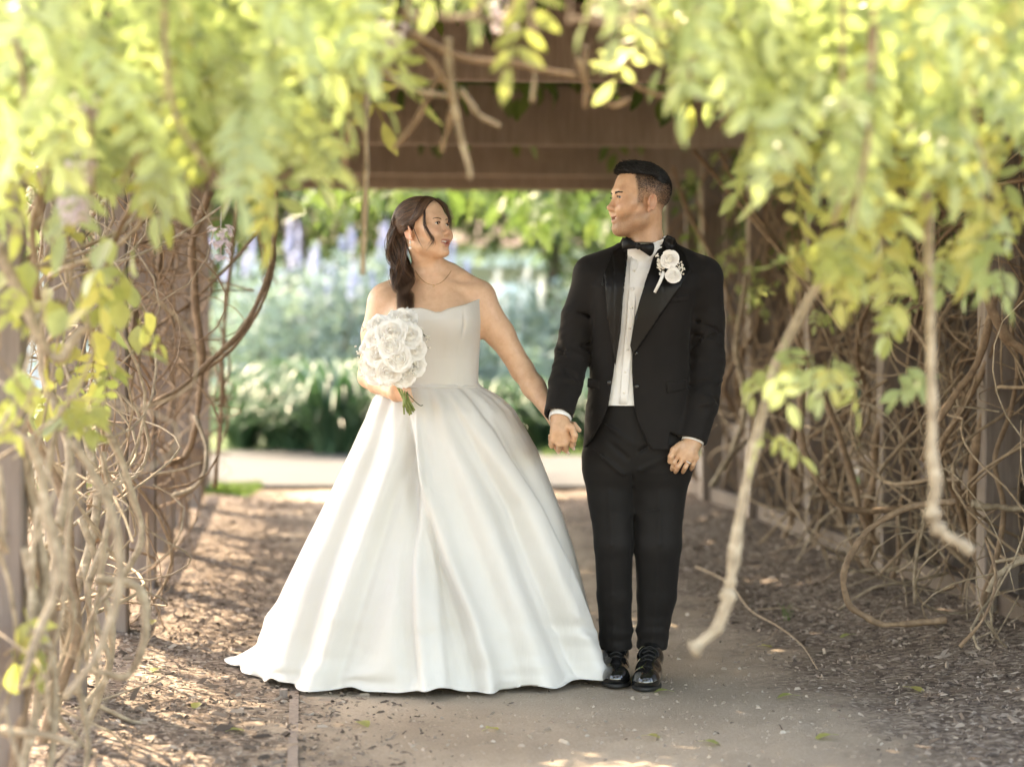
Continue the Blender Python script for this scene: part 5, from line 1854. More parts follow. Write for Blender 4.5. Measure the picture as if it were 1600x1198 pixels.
def build_clothes():
    # ---- trousers
    sd = Sdf()
    legs = [[(954, 715, .02), (954, 780, .005), (959, 850, -.005), (960, 930, .02), (962, 985, .045), (962, 1019, .055)],
            [(1031, 715, .02), (1029, 780, .02), (1028, 850, .01), (1026, 930, .035), (1020, 985, .045), (1018.5, 1017, .05)]]
    rads = [[.078, .0745, .0670, .0600, .0565, .0580], [.090, .088, .0815, .0685, .0550, .0535]]
    for lg, rd in zip(legs, rads):
        sd.chain([G(*q) for q in lg], rd, .008, .012)
    rows = [(785, 968, 1018, .025, .03), (765, 945, 1046, .055, .025), (748, 928, 1066, .084, .02), (735, 921, 1074, .100, .02), (712, 919, 1077, .112, .02), (690, 921, 1076, .120, .02), (640, 926, 1072, .115, .02), (622, 930, 1068, .112, .02)]
    loft_px(sd, rows, G, GD, .075, 2.2)
    # fork between the legs
    sd.cone(G(991, 655, -.105), G(988, 735, -.105), .002, .004, .010, 's')
    for dy in (-.11, -.09, -.07, -.05):
        sd.cone(G(988, 738, dy), G(989, 868, dy + .01), .0035, .0035, .010, 's')
    for dy in (-.09, -.06, -.03, 0, .03, .06, .09):
        sd.cone(G(990, 868, dy), G(992.5, 1010, dy + .03), .0015, .0075, .004, 's')
    # pressed creases down the front of each leg
    for pl, d0 in (([(952, 770), (955, 850), (957, 930), (960, 1010)], (-.070, -.072, -.040, -.003)), ([(1031, 770), (1030, 850), (1027, 930), (1019, 1008)], (-.068, -.072, -.034, -.004))):
        for i in range(3):
            sd.cone(G(*pl[i], d0[i]), G(*pl[i + 1], d0[i + 1]), .003, .003, .014)
    # soft diagonal pulls across the lap and behind the knees
    r_ = np.random.default_rng(31)
    for x0, y0, x1, y1 in ((935, 655, 985, 690), (930, 672, 980, 715), (925, 700, 975, 742), (1060, 660, 1000, 705), (1065, 700, 1000, 735), (925, 792, 975, 806), (930, 868, 982, 854), (935, 885, 985, 874), (1000, 800, 1055, 790), (1000, 880, 1052, 868)):
        sd.cone(G(x0, y0, -.085), G(x1, y1, -.092), .003, .002, .016, 's' if r_.random() < .6 else 'u')
    w0 = wrinkle(G(955, 700), G(955, 800), .0004, 62, 1); w1 = wrinkle(G(957, 790), G(960, 900), .0004, 75, 2)
    w2 = wrinkle(G(1028, 800), G(1028, 930), .0003, 58, 3); w3 = wrinkle(G(962, 960), G(962, 1030), .0014, 80, 4); w4 = wrinkle(G(1020, 950), G(1020, 1030), .0014, 85, 5)
    zs = [zG(q) for q in (1030, 640)]
    for w_, l, r_, a, b in ((w3, 900, 991, 1035, 950), (w4, 992, 1080, 1035, 940)):
        sd.add(w_, (xG(l), GD - .2, zG(a)), (xG(r_), GD + .2, zG(b)), 0, 'd', 0)
    def hemcut(x, y, z): return z - np.float32(zG(1018)) - (y - GD) * .12 + 0 * x
    sd.add(hemcut, (xG(900), GD - .2, 0), (xG(1090), GD + .25, zG(1000)), .0, 's', .0)
    V, Fc = sd.mesh((xG(905), GD - .16, .05), (xG(1090), GD + .18, zG(620)), .0045)
    V = relax(V, Fc, 1)
    mkobj('trousers', mkmesh('trousers', V, Fc, M_TROUSER), groom)

    # ---- shirt
    body = [(700, 911, 1088, .138, .015), (650, 914, 1083, .130, .012), (600, 920, 1078, .124, .01), (540, 924, 1076, .124, .005), (490, 922, 1082, .130, .0), (450, 918, 1096, .128, .0), (428, 922, 1096, .115, .008), (410, 938, 1080, .092, .015), (398, 956, 1062, .075, .02), (386, 972, 1046, .064, .022)]
    ss = Sdf()
    loft_px(ss, [(py, l + 7, r - 7, h - .013, o) for py, l, r, h, o in body if py < 640] + [(636, 924, 1074, .116, .012)] + [(379, 982, 1038, .046, .022)], G, GD, 0, 2.3)
    r_ = np.random.default_rng(12)
    for _ in range(14):          # soft pull folds in the cotton
        a = np.array((r_.uniform(952, 990), r_.uniform(470, 620))); b = a + np.array((r_.uniform(15, 38), r_.uniform(-30, 38)))
        pass
    V, Fc = ss.mesh((xG(925), GD - .16, zG(634)), (xG(1075), GD + .15, zG(377)), .004)
    V = relax(V, Fc, 2)
    shirt = mkobj('shirt', mkmesh('shirt', V, Fc, M_SHIRT), groom)
    bvs = BVHTree.FromPolygons([Vector(v) for v in V], [list(map(int, q)) for q in Fc])
    drape('placket', [(984, 402), (996, 402), (977.5, 630), (965.5, 630)], bvs, .0025, M_SHIRT, shirt, thick=.003)
    mb = MB()
    for py in (424, 452, 482, 513, 546, 580, 612):
        px = 990 - (py - 402) * .082
        p = G(px, py); h = bvs.ray_cast(Vector((p[0], GD - .8, p[2])), Vector((0, 1, 0)))
        if h[0] is not None: sphere_into(mb, np.array(h[0]) + (0, -.005, 0), (.0052, .002, .0052))
    mb.build('shirt_buttons', [M_SHIRT_BUTTON], shirt)
    # yoke of the shirt under the collar
    v, f = [], []
    for j in range(9):
        py = 386 + j * 5.5
        for i in range(13):
            px = 979 + (1033 - 979) * i / 12
            p = G(px, py); h = bvs.ray_cast(Vector((p[0], GD - .8, p[2])), Vector((0, 1, 0)))
            ys = h[0].y - .003 if h[0] is not None else GD - .04
            e_ = ((px - 1002) / 36)
            yt = GD - .078 + .045 * e_ * e_
            w_ = min(1, max(0, (py - 396) / 30)); w_ = w_ * w_ * (3 - 2 * w_)
            v.append((p[0], yt * (1 - w_) + min(ys + (.006 if j == 8 else .001), yt + .03) * w_, p[2]))
    for j in range(8):
        for i in range(12): f.append((j * 13 + i, j * 13 + i + 1, j * 13 + i + 14, j * 13 + i + 13))
    mb = MB(); mb.add(v, f); mb.build('yoke', [M_SHIRT], shirt)
    # collar: a standing band round the neck with two points
    n = 40; v, f = [], []
    c = G(1010, 384, .022)
    for i in range(n + 1):
        a = R(-60) + (R(240 + 180)) * 0 + (2 * math.pi) * (i / n)
        rx, ry = .0665, .0700
        front = max(0, math.cos(a))             # 1 at the throat
        zt = .036 - .034 * front ** 1.5
        zl = -.020 - .012 * front
        for k_, (rr_, zz) in enumerate(((1.0, zt), (1.05, zt - .001), (1.17, (zt + zl) / 2), (1.24, zl))):
            sx = 1 if True else 1
            v.append(c + np.array((math.sin(a) * rx * rr_ - .010 * front, -math.cos(a) * ry * rr_, zz)))
    for i in range(n):
        for k_ in range(3):
            f.append((i * 4 + k_, i * 4 + k_ + 1, i * 4 + k_ + 5, i * 4 + k_ + 4))
    mb = MB(); mb.add(v, f)
    mb.build('collar', [M_SHIRT], shirt)
    drape('collar_point', [(1002, 386), (1036, 374), (1030, 392), (1016, 404)], bvs, .012, M_SHIRT, shirt, thick=.003)
    drape('collar_point', [(996, 386), (979, 382), (974, 396), (982, 405)], bvs, .012, M_SHIRT, shirt, thick=.003)

    # ---- jacket
    jk = Sdf()
    loft_px(jk, body, G, GD, 0, 2.35)
    for a, b in (((975, 400, .022), (925, 425, .02)), ((1045, 398, .022), (1098, 428, .02))):
        jk.cone(G(*a), G(*b), .045, .060, .035)
    loft_px(jk, [(py, l + 5.5, r - 5.5, h - .0115, o) for py, l, r, h, o in body] + [(720, 916, 1083, .128, .015)], G, GD, 0, 2.35, op='s')
    sl1 = [(926, 436, .02), (905, 495, .02), (895, 552, .005), (884, 600, -.07), (873, 646, -.145)]
    jk.chain([G(*q) for q in sl1], [.0660, .0605, .0600, .0570, .0500], .03, .015)
    sl2 = [(1098, 438, .02), (1103, 500, .025), (1104.5, 566, .015), (1096, 630, -.03), (1082, 686, -.070)]
    jk.chain([G(*q) for q in sl2], [.0700, .0640, .0620, .0585, .0520], .03, .015)
    jk.add(wrinkle(G(915, 470, .02), G(878, 640, -.12), .0013, 105, 8), (xG(840), GD - .25, zG(650)), (xG(922), GD + .12, zG(470)), 0, 'd', 0)
    jk.add(wrinkle(G(1102, 470, .02), G(1088, 680, -.05), .0012, 98, 9), (xG(1078), GD - .25, zG(690)), (xG(1145), GD + .12, zG(470)), 0, 'd', 0)
    # irregular creases at the elbows
    r_ = np.random.default_rng(19)
    for path, rad_ in ((sl1, .060), (sl2, .063)):
        c_ = spline([G(*q) for q in path], 40)
        for k_ in range(15):
            i = int(r_.uniform(8, 34)); ctr = c_[i]; ax = c_[min(i + 2, 39)] - c_[i]; ax /= np.linalg.norm(ax)
            s0 = np.cross(ax, (0, 1, 0)); s0 /= np.linalg.norm(s0); f0 = np.cross(s0, ax); f0 = f0 if f0[1] < 0 else -f0
            a0 = r_.uniform(-1.2, .6); a1 = a0 + r_.uniform(.5, 1.2); t1 = r_.uniform(-.035, .035)
            pp = [ctr + (s0 * math.sin(q) + f0 * math.cos(q)) * (rad_ * .97) + ax * t1 * w for q, w in ((a0, 0), ((a0 + a1) / 2, .4), (a1, 1))]
            op = 's' if r_.random() < .6 else 'u'; rd = r_.uniform(.0015, .0035)
            jk.cone(pp[0], pp[1], rd * .5, rd, .012, op); jk.cone(pp[1], pp[2], rd, rd * .4, .012, op)
    # cuffs cut square to the sleeves
    for w_, e_ in ((G(872.5, 650, -.15), G(884, 600, -.07)), (G(1081.5, 689, -.072), G(1096, 630, -.03))):
        ax = (w_ - e_) / np.linalg.norm(w_ - e_)
        def cf(x, y, z, w_=w_, ax=ax):
            t = (x - w_[0]) * ax[0] + (y - w_[1]) * ax[1] + (z - w_[2]) * ax[2]
            rad = np.sqrt((x - w_[0]) ** 2 + (y - w_[1]) ** 2 + (z - w_[2]) ** 2)
            inner = np.maximum(np.sqrt(np.maximum(rad ** 2 - t ** 2, 0)) - .040, -t - .03)
            return np.minimum(np.maximum(-t, rad - .09), inner)
        jk.add(cf, w_ - .1, w_ + .1, 0, 's', 0)
    closed = Sdf(); loft_px(closed, body, G, GD, 0, 2.35)
    for a, b in (((975, 400, .022), (925, 425, .02)), ((1045, 398, .022), (1098, 428, .02))):
        closed.cone(G(*a), G(*b), .045, .060, .035)
    bvc = bv_of(*closed.mesh((xG(900), GD - .2, zG(715)), (xG(1120), GD + .2, zG(366)), .006))
    # front opening
    le = [(360, 985), (375, 980), (400, 973), (450, 968), (520, 963), (580, 957), (632, 949), (660, 938), (685, 924), (702, 911), (730, 905)]
    ri = [(360, 1046), (368, 1040), (400, 1024), (430, 1012), (470, 999), (500, 991), (540, 985), (580, 984.5), (632, 988), (660, 995), (690, 1009), (708, 1024), (730, 1040)]
    lz, lx = np.array([zG(q[0]) for q in le])[::-1], np.array([xG(q[1]) for q in le])[::-1]
    rz, rx = np.array([zG(q[0]) for q in ri])[::-1], np.array([xG(q[1]) for q in ri])[::-1]
    def opening(x, y, z):
        I = lambda a, b: np.interp(np.ravel(z), a, b).astype(np.float32).reshape(z.shape)
        return np.maximum(np.maximum(I(lz, lx) - x, x - I(rz, rx)), y - np.float32(GD + .01))
    jk.add(opening, (xG(900), GD - .3, zG(735)), (xG(1050), GD + .02, zG(358)), .002, 's', 0)
    # hollow for the neck
    jk.cone(G(1008, 340, .022), G(1008, 405, .022), .070, .064, .01, 's')
    V, Fc = jk.mesh((xG(838), GD - .26, zG(706)), (xG(1146), GD + .2, zG(370)), .0042)
    V = relax(V, Fc, 1, .4)
    jacket = mkobj('jacket', mkmesh('jacket', V, Fc, M_SUIT), groom)
    bvj = BVHTree.FromPolygons([Vector(v) for v in V], [list(map(int, q)) for q in Fc])
    # shirt cuff at the near wrist
    for w_, e_, r0 in ((G(875.0, 654.5, -.153), G(884, 606, -.08), .0385), (G(1082, 690, -.072), G(1096, 640, -.035), .039)):
        ax = (w_ - e_) / np.linalg.norm(w_ - e_); a = np.cross(ax, (0, 1, 0.2)); a /= np.linalg.norm(a); b_ = np.cross(ax, a)
        v, f = [], []
        for k_, t in enumerate((-.03, .0, .004, .003)):
            for j in range(28):
                p_ = 2 * math.pi * j / 28; rr_ = r0 if k_ < 3 else r0 - .003
                v.append(w_ + ax * t + rr_ * (math.cos(p_) * a + math.sin(p_) * b_))
        for k_ in range(3):
            for j in range(28): f.append((k_ * 28 + j, k_ * 28 + (j + 1) % 28, (k_ + 1) * 28 + (j + 1) % 28, (k_ + 1) * 28 + j))
        mb = MB(); mb.add(v, f); mb.build('shirt_cuff', [M_SHIRT], groom)
    drape('lapel', [(980, 377), (957, 393), (943, 424), (938, 446), (945, 452), (947, 500), (959, 570), (966.5, 520), (971.5, 450), (978, 402)], bvc, .0085, M_SATIN_BLACK, jacket, thick=.005, bv2=bvj)
    drape('lapel', [(1041, 368), (1052, 372), (1068, 398), (1076, 424), (1066, 440), (1058, 452), (1028, 494), (986.5, 556), (981.5, 540), (988, 500), (996, 470), (1009, 430), (1021, 400)], bvc, .0085, M_SATIN_BLACK, jacket, thick=.005, bv2=bvj)
    drape('breast_pocket', [(1036, 466), (1073, 461), (1074, 470), (1037, 475)], bvj, .0025, M_SUIT, jacket, thick=.004)
    drape('pocket_flap', [(1038, 597), (1071, 593), (1072, 608), (1039, 613)], bvj, .0030, M_SUIT, jacket, thick=.004)
    drape('pocket_flap', [(918, 590), (936, 594), (936, 609), (917, 604)], bvj, .0030, M_SUIT, jacket, thick=.004)
    for px, py in ((990, 552), (992, 603), (958, 545), (950, 597)):
        p = G(px, py); h = bvj.ray_cast(Vector((p[0], GD - .8, p[2])), Vector((0, 1, 0)))
        if h[0] is not None:
            mb = MB(); sphere_into(mb, np.array(h[0]) + (0, -.003, 0), (.0085, .0035, .0085), 12)
            mb.build('button', [M_BUTTON], jacket)
    mb = MB()
    for i in range(4): sphere_into(mb, G(1102.5 - i * 1.5, 667 + i * 6.5, -.085), (.0060, .005, .0060), 10)
    mb.build('cuff_buttons', [M_BUTTON], jacket)
    # jacket collar round the back of the neck
    c = G(1009, 379, .022); v, f = [], []
    for i in range(25):
        a = R(42) + R(276) * i / 24
        for rr_, zz in ((1.00, .016), (1.06, .019), (1.26, -.012), (1.42, -.030)):
            front = max(0, math.cos(a))
            v.append(c + np.array((math.sin(a) * .076 * rr_, -math.cos(a) * .078 * rr_, zz - front * .008)))
    for i in range(24):
        for k_ in range(3): f.append((i * 4 + k_, i * 4 + k_ + 1, i * 4 + k_ + 5, i * 4 + k_ + 4))
    mb = MB(); mb.add(v, f); mb.build('jacket_collar', [M_SUIT], jacket)

    # ---- bow tie
    kc = G(997.5, 385, -.115)
    bs = Sdf()
    ca, sa = math.cos(R(-14)), math.sin(R(-14))
    Mt = np.array(((ca, 0, -sa), (0, 1, 0), (sa, 0, ca)))
    for q in (-1, 1):
        for i in range(7):          # wing: widening stack
            t = i / 6
            ctr = kc + Mt @ np.array((q * (.010 + .036 * t), .010 * t * t + .004, 0))
            bs.ell(ctr, (.010, .006 + .003 * math.sin(t * 3.14), .0095 + .0135 * t ** 1.2), .006, 'u', Mt)
        for zz in (.006, -.005):       # pleats
            a = kc + Mt @ np.array((q * .010, -.008, zz * .4)); b_ = kc + Mt @ np.array((q * .040, -.002, zz * 1.6))
            bs.cone(a, b_, .0022, .0015, .004, 's')
    bs.ell(kc + np.array((0, -.003, 0)), (.0095, .0095, .0115), .002, 'u', Mt)
    V, Fc = bs.mesh(kc - (.07, .03, .045), kc + (.07, .04, .045), .002)
    V = relax(V, Fc, 1)
    mkobj('bow_tie', mkmesh('bow_tie', V, Fc, M_SATIN_BLACK), groom)

    # ---- shoes
    for (tx, ty), (hx_, hy), nm in (((963, 7.40), (962, 7.68), 0), ((1008, 7.33), (1019, 7.61), 1)):
        T_ = np.array((P(tx, 1000, ty)[0], ty, 0)); H = np.array((P(hx_, 1000, hy)[0], hy, 0))
        ax = (T_ - H) / np.linalg.norm(T_ - H); sx = np.array((ax[1], -ax[0], 0)) * -1
        ln = np.linalg.norm(T_ - H)
        pt = lambda t, s_, z_: H + ax * t * ln + sx * s_ + np.array((0, 0, z_))
        Ms = np.stack([sx, -ax, np.array((0, 0, 1.0))], axis=1)
        up = Sdf()
        up.ell(pt(.86, 0, .028), (.041, .058, .030), .0, 'u', Ms)
        up.cone(pt(.90, 0, .026), pt(.55, .002, .048), .026, .036, .03)
        up.cone(pt(.55, 0, .052), pt(.28, 0, .080), .038, .040, .03)
        up.cone(pt(.28, 0, .085), pt(.18, 0, .10), .040, .036, .03)
        up.ell(pt(.10, 0, .045), (.034, .045, .045), .03, 'u', Ms)
        up.cone(pt(.1, 0, .035), pt(.85, 0, .03), .034, .038, .03)
        a0 = pt(.735, -.05, .065); b0 = pt(.735, .05, .065)
        up.cone(pt(.74, -.045, .040), pt(.70, 0, .066), .0022, .0022, .003, 's'); up.cone(pt(.74, .045, .040), pt(.70, 0, .066), .0022, .0022, .003, 's')
        up.add(lambda x, y, z: (z - .012) + 0 * x + 0 * y, (H.min() - 1, 6, -.1), (2, 9, .02), 0, 's', 0)
        lo = np.minimum(T_, H) - (.07, .08, 0); hi = np.maximum(T_, H) + (.07, .08, .14)
        V, Fc = up.mesh(lo + (0, 0, .002), hi, .003); V = relax(V, Fc, 2)
        shoe = mkobj('shoe', mkmesh('shoe', V, Fc, M_PATENT), groom)
        # sole follows the outline
        so = Sdf()
        so.ell(pt(.80, 0, .008), (.046, .088, .03), 0, 'u', Ms); so.cone(pt(.80, 0, .008), pt(.08, 0, .008), .040, .036, .03)
        so.add(lambda x, y, z: (.0145 - z) + 0 * x + 0 * y, lo - 1, hi + 1, 0, 's', 0); so.add(lambda x, y, z: z - .0015 + 0 * x + 0 * y, lo - 1, hi + 1, 0, 's', 0)
        V, Fc = so.mesh(lo - (0, 0, .01), (hi[0], hi[1], .03), .003)
        mkobj('sole', mkmesh('sole', V, Fc, M_RUBBER), shoe)
        mb = MB()
        for i in range(4):
            t = .62 - .085 * i
            zz = .088 + .011 * i
            mb.tube(spline([pt(t, -.022, zz - .006), pt(t + .01, 0, zz + .004), pt(t, .022, zz - .006)], 7), .0024, 5)
        for q in (-1, 1):
            mb.tube(spline([pt(.40, 0, .118), pt(.42, q * .022, .118), pt(.45, q * .034, .100), pt(.42, q * .026, .094), pt(.40, 0, .114)], 14), .0016, 5)
        mb.build('laces', [M_LACE], shoe)
    # ring
    rc = lerp(G(1077.5, 719, -.104), G(1070.5, 730, -.106), .30); ax = G(1070.5, 730, -.106) - G(1077.5, 719, -.104); ax /= np.linalg.norm(ax)
    a = np.cross(ax, (0, 1, 0)); a /= np.linalg.norm(a); b_ = np.cross(ax, a)
    mb = MB(); mb.tube([rc + .0120 * (math.cos(t) * a + math.sin(t) * b_) for t in np.linspace(0, 6.28, 30)], .0021, 6, cap=False)
    mb.build('ring', [M_SILVER], groom)
    return bvj


BVJ = build_clothes()

# ------------------------------------------------------------------ flowers
M_ROSE = leaf_mat('white_rose_petal', (0.90, 0.88, 0.85), (0.91, 0.895, 0.87), (0.92, 0.905, 0.885), 0.60, 0.05, 1.0, 0.04)
M_STEM = simple('green_flower_stem', (0.16, 0.20, 0.05), 0.5, (0.26, 0.30, 0.10), 60)
M_FILL = simple('tiny_white_flower', (0.80, 0.77, 0.70), 0.7)
M_WRAP = simple('white_ribbon', (0.80, 0.79, 0.76), 0.6)
M_SPRIG = simple('dark_green_sprig', (0.05, 0.075, 0.03), 0.5)


def rose_mesh(seed, petals=30):
    """a full rose of unit radius opening along +z: tight spiral bud inside, broad curled petals outside"""
    r_ = np.random.default_rng(seed)
    mb = MB(); tint = []
    for i in range(petals):
        u = i / (petals - 1)
        ph = i * 2.39996 + r_.normal() * .2
        bot = .02 + .16 * u                                   # radius at the foot
        mid = .10 + .62 * u ** .95 + r_.normal() * .02        # radius of the cup at two thirds height
        rim = mid * (1.0 + .34 * u) + .015                    # rim flares outwards on outer petals
        h = .78 - .34 * u + r_.normal() * .03                 # height of the rim
        half = 1.7 - .95 * u + r_.normal() * .08              # angular half width
        nu, nv = 9, 8
        er = r_.normal(0, .060, nu) * (.4 + u)
        sk = r_.normal(0, .5)
        g = []
        for b in range(nv):
            v = b / (nv - 1)
            for a in range(nu):
                s = a / (nu - 1) * 2 - 1
                w = half * min(1, .45 + .9 * v) * (1 - .10 * max(0, v - .8) * 5 * s * s)
                if v < .66: rr_ = bot + (mid - bot) * math.sin(v / .66 * math.pi / 2)
                else: rr_ = mid + (rim - mid) * ((v - .66) / .34) ** 1.6
                rr_ *= 1 + .06 * s * (1 - u) - .05 * u * s * s
                z = h * (v ** .85) - .22 * u * max(0, v - .72) ** 1.5 * 4 * (1 - .3 * s * s)
                z += er[a] * v * v + sk * .08 * s * v - .12 * s * s * v * (.3 + .5 * u)
                ang = ph + s * w
                g.append((rr_ * math.cos(ang), rr_ * math.sin(ang), z))
        f = [(b * nu + a, b * nu + a + 1, (b + 1) * nu + a + 1, (b + 1) * nu + a) for b in range(nv - 1) for a in range(nu - 1)]
        mb.add(g, f)
        tint += [r_.random()] * len(g)
    for c_, rx_ in (((0, 0, .36), (.105, .105, .34)), ((0, 0, .24), (.50, .50, .36)), ((0, 0, .08), (.86, .86, .34))):  # bud core, then white filler domes added to lighten gaps between petals
        k = mb.n; sphere_into(mb, c_, rx_, 12); tint += [.5] * (mb.n - k)
    V = np.concatenate(mb.v)
    V /= np.abs(V[:, :2]).max()
    me = mkmesh('rose', V, mb.f, M_ROSE)
    setcol(me, 'tint', np.repeat(np.array(tint)[:, None], 3, axis=1) * .4)
    return me


ROSES = [rose_mesh(40 + i) for i in range(4)]


def place(name, me, loc, direction, scale, spin, parent):
    o = bpy.data.objects.new(name, me); COL.objects.link(o)
    q = Vector(direction).to_track_quat('Z', 'Y')
    o.matrix_basis = Matrix.Translation(Vector(loc)) @ q.to_matrix().to_4x4() @ Matrix.Rotation(spin, 4, 'Z') @ Matrix.Diagonal((scale, scale, scale, 1))
    if parent is not None: adopt(o, parent)
    return o


def filler(mb, c, r, n, seed, spread):
    r_ = np.random.default_rng(seed)
    for i in range(n):
        d = r_.standard_normal(3); d[1] = -abs(d[1]); d /= np.linalg.norm(d)
        p = np.asarray(c) + d * spread * r_.uniform(.5, 1)
        mb.tube([np.asarray(c), lerp(c, p, .6) + r_.normal(size=3) * .002, p], .0007, 4, 1)
        for j in range(3):
            sphere_into(mb, p + r_.normal(size=3) * r * .6, r * r_.uniform(.5, .9), 5, 0)


def build_bouquet():
    root = empty('bouquet', tuple(B(632, 615, -.30)))
    tag(root, 'round bouquet of white roses with green stems held at her waist', 'bouquet')
    hub = B(616, 560, -.22)
    pos = [(591, 505, -.28), (630, 497, -.27), (640, 523, -.33), (586, 528, -.32), (588, 552, -.33), (622, 560, -.37), (649, 545, -.31), (606, 581, -.35), (586, 574, -.29), (630, 588, -.33), (650, 572, -.29), (611, 520, -.355), (577, 540, -.26), (610, 540, -.375)]
    r_ = np.random.default_rng(2)
    for i, (a, b, d) in enumerate(pos):
        c = B(a, b, d)
        dr = c - hub; dr = dr / np.linalg.norm(dr) + np.array((0, -.55, .05)); dr /= np.linalg.norm(dr)
        place('rose', ROSES[i % 4], c - dr * .022, dr, .050 * r_.uniform(.82, 1.25), r_.uniform(0, 6), root)
    mb = MB()
    for i, (a, b, d) in enumerate(((565, 550, -.26), (572, 565, -.27), (604, 533, -.38), (646, 567, -.33), (661, 522, -.28), (612, 548, -.38), (640, 580, -.35), (660, 545, -.28), (574, 515, -.27), (618, 508, -.33), (599, 590, -.31), (571, 580, -.27))):
        filler(mb, B(a, b, d + .03), .0042, 9, 60 + i, .030)
    tag(mb.build('filler_flowers', [M_FILL, M_SPRIG], root), kind='stuff')
    tie = B(630, 612, -.305)
    for i in range(17):
        a = i * 2.4; rr_ = .016 * math.sqrt(i / 17)
        o1 = np.array((math.cos(a) * rr_, math.sin(a) * rr_, 0))
        end = B(637 + r_.uniform(-9, 12), 641 + r_.uniform(-6, 8), -.325) + o1 * .6
        st = lerp(hub, tie, .45) + o1 * 2.0
        mb = MB(); mb.tube(spline([st, tie + o1, end], 8), .0031, 6)
        mb.build('stem', [M_STEM], root)
    mb = MB(); mb.tube(spline([tie + (.01, -.01, 0), B(654, 632, -.33), B(661, 633, -.335)], 8), .0016, 5)
    mb.build('stem', [M_SPRIG], root)
    return root


build_bouquet()


def build_boutonniere():
    c = G(1044, 420, -.16)
    root = empty('boutonniere', tuple(c)); adopt(root, groom)
    for i, (px, py, d, s) in enumerate(((1046, 406, -.155, .034), (1051, 431, -.155, .031), (1035, 413, -.150, .018))):
        place('rose', ROSES[i], G(px, py, d), (.25 * (i - .5), -1, .15), s, i * 1.3, root)
    mb = MB()
    for i, (px, py) in enumerate(((1031, 402), (1030, 416), (1036, 424), (1062, 425), (1058, 415), (1066, 420))):
        filler(mb, G(px, py, -.145), .0040, 7, 90 + i, .018)
    tag(mb.build('filler_flowers', [M_FILL, M_SPRIG], root), kind='stuff')
    mb = MB()
    mb.tube([G(1037, 426, -.16), G(1031, 441, -.165), G(1023, 457, -.16)], [.006, .0058, .005], 8)
    mb.build('ribbon', [M_WRAP], root)


build_boutonniere()
# ------------------------------------------------------------------ beyond the pergola
def cloud(name, n, centre, radii, size, mat, seed, parent=None, shell=.35, kind=None):
    """leaf-sized faces spread through a crown's volume in clumps"""
    r_ = np.random.default_rng(seed)
    nc = max(6, n // 160)
    cc = r_.normal(size=(nc, 3)); cc /= np.linalg.norm(cc, axis=1, keepdims=True)
    cc *= (r_.random(nc)[:, None] ** shell) * .82
    k = r_.integers(0, nc, n)
    p = cc[k] + r_.normal(size=(n, 3)) * .20
    p = p * np.asarray(radii) + np.asarray(centre)
    a = r_.normal(size=(n, 3)); a /= np.linalg.norm(a, axis=1, keepdims=True)
    b_ = np.cross(a, r_.normal(size=(n, 3))); b_ /= np.linalg.norm(b_, axis=1, keepdims=True)
    s = size * r_.uniform(.6, 1.3, n)[:, None]
    V = np.stack([p - a * s, p + b_ * s * .45, p + a * s, p - b_ * s * .45], 1).reshape(-1, 3)
    V[:, 2] = np.maximum(V[:, 2], .03)
    Fc = np.arange(n * 4).reshape(n, 4)
    me = mkmesh(name, V, Fc, mat)
    setcol(me, 'tint', np.repeat(np.repeat(r_.random(nc)[k] * .7 + r_.random(n) * .3, 4)[:, None], 3, 1))
    o = mkobj(name, me, parent)
    if kind: tag(o, kind=kind)
    return o


M_STRAP = leaf_mat('strap_leaf', (.030, .075, .042), (.050, .11, .062), (.10, .17, .10), .34, .25, 1.2)
M_BLUEGREEN = leaf_mat('silver_green_leaf', (.13, .19, .18), (.20, .27, .26), (.30, .37, .36), .6, .35, 1.2)
M_MIDGREEN = leaf_mat('tree_leaf', (.06, .10, .04), (.105, .155, .065), (.18, .22, .10), .5, .35, 1.3)
M_LAV = leaf_mat('lavender_flower', (.36, .38, .62), (.48, .50, .72), (.66, .66, .80), .7, .35, 1.1, .04)
M_WHITEFL = leaf_mat('white_flower', (.70, .70, .68), (.76, .76, .74), (.8, .8, .78), .7, .35, 1.0, .04)
M_TRUNK = bark_mat('tree_bark', (.06, .045, .035), (.11, .085, .065), (.17, .135, .105))
M_WALLW = simple('pale_render_wall', (.56, .64, .74), .85, (.62, .69, .78), .7)
M_WHITEP = simple('white_paint', (.78, .78, .78), .55)
M_ROOFT = simple('terracotta_roof', (.085, .052, .038), .8, (.12, .07, .05), 4)
M_GLASS = simple('window_glass', (.10, .14, .18), .08, spec=.8)


def strap_clump(loc, seed, n=70, ln=1.0, label='', mat=M_STRAP):
    root = empty('strap_leaf_plant', tuple(loc)); tag(root, label, 'plant', 'strap-leaved plants along the path')
    r_ = np.random.default_rng(seed); mb = MB(); tn = []
    for i in range(n):
        a = r_.uniform(0, 6.28); h = ln * r_.uniform(.45, 1.15); out = r_.uniform(.3, 1.05) * ln
        w = r_.uniform(.018, .032); b0 = np.array(loc) + np.array((math.cos(a), math.sin(a), 0)) * r_.uniform(0, .15)
        sd_ = np.array((-math.sin(a), math.cos(a), 0)); v = []
        for t in np.linspace(0, 1, 7):
            rad = out * t ** 1.3; z = h * (1.55 * t - 1.15 * t ** 2.4) + .02
            ww = w * (1 - t ** 3) + .001
            c = b0 + np.array((math.cos(a) * rad, math.sin(a) * rad, max(z, .02)))
            v += [c - sd_ * ww, c + np.array((0, 0, -.006)), c + sd_ * ww]
        f = []
        for j in range(6):
            for q in range(2): f.append((j * 3 + q, j * 3 + q + 1, j * 3 + q + 4, j * 3 + q + 3))
        mb.add(v, f); tn += [r_.random()] * 21
    o = mb.build('foliage', [mat], root); tag(o, kind='stuff'); setcol(o.data, 'tint', np.repeat(np.array(tn)[:, None], 3, 1))
    return root


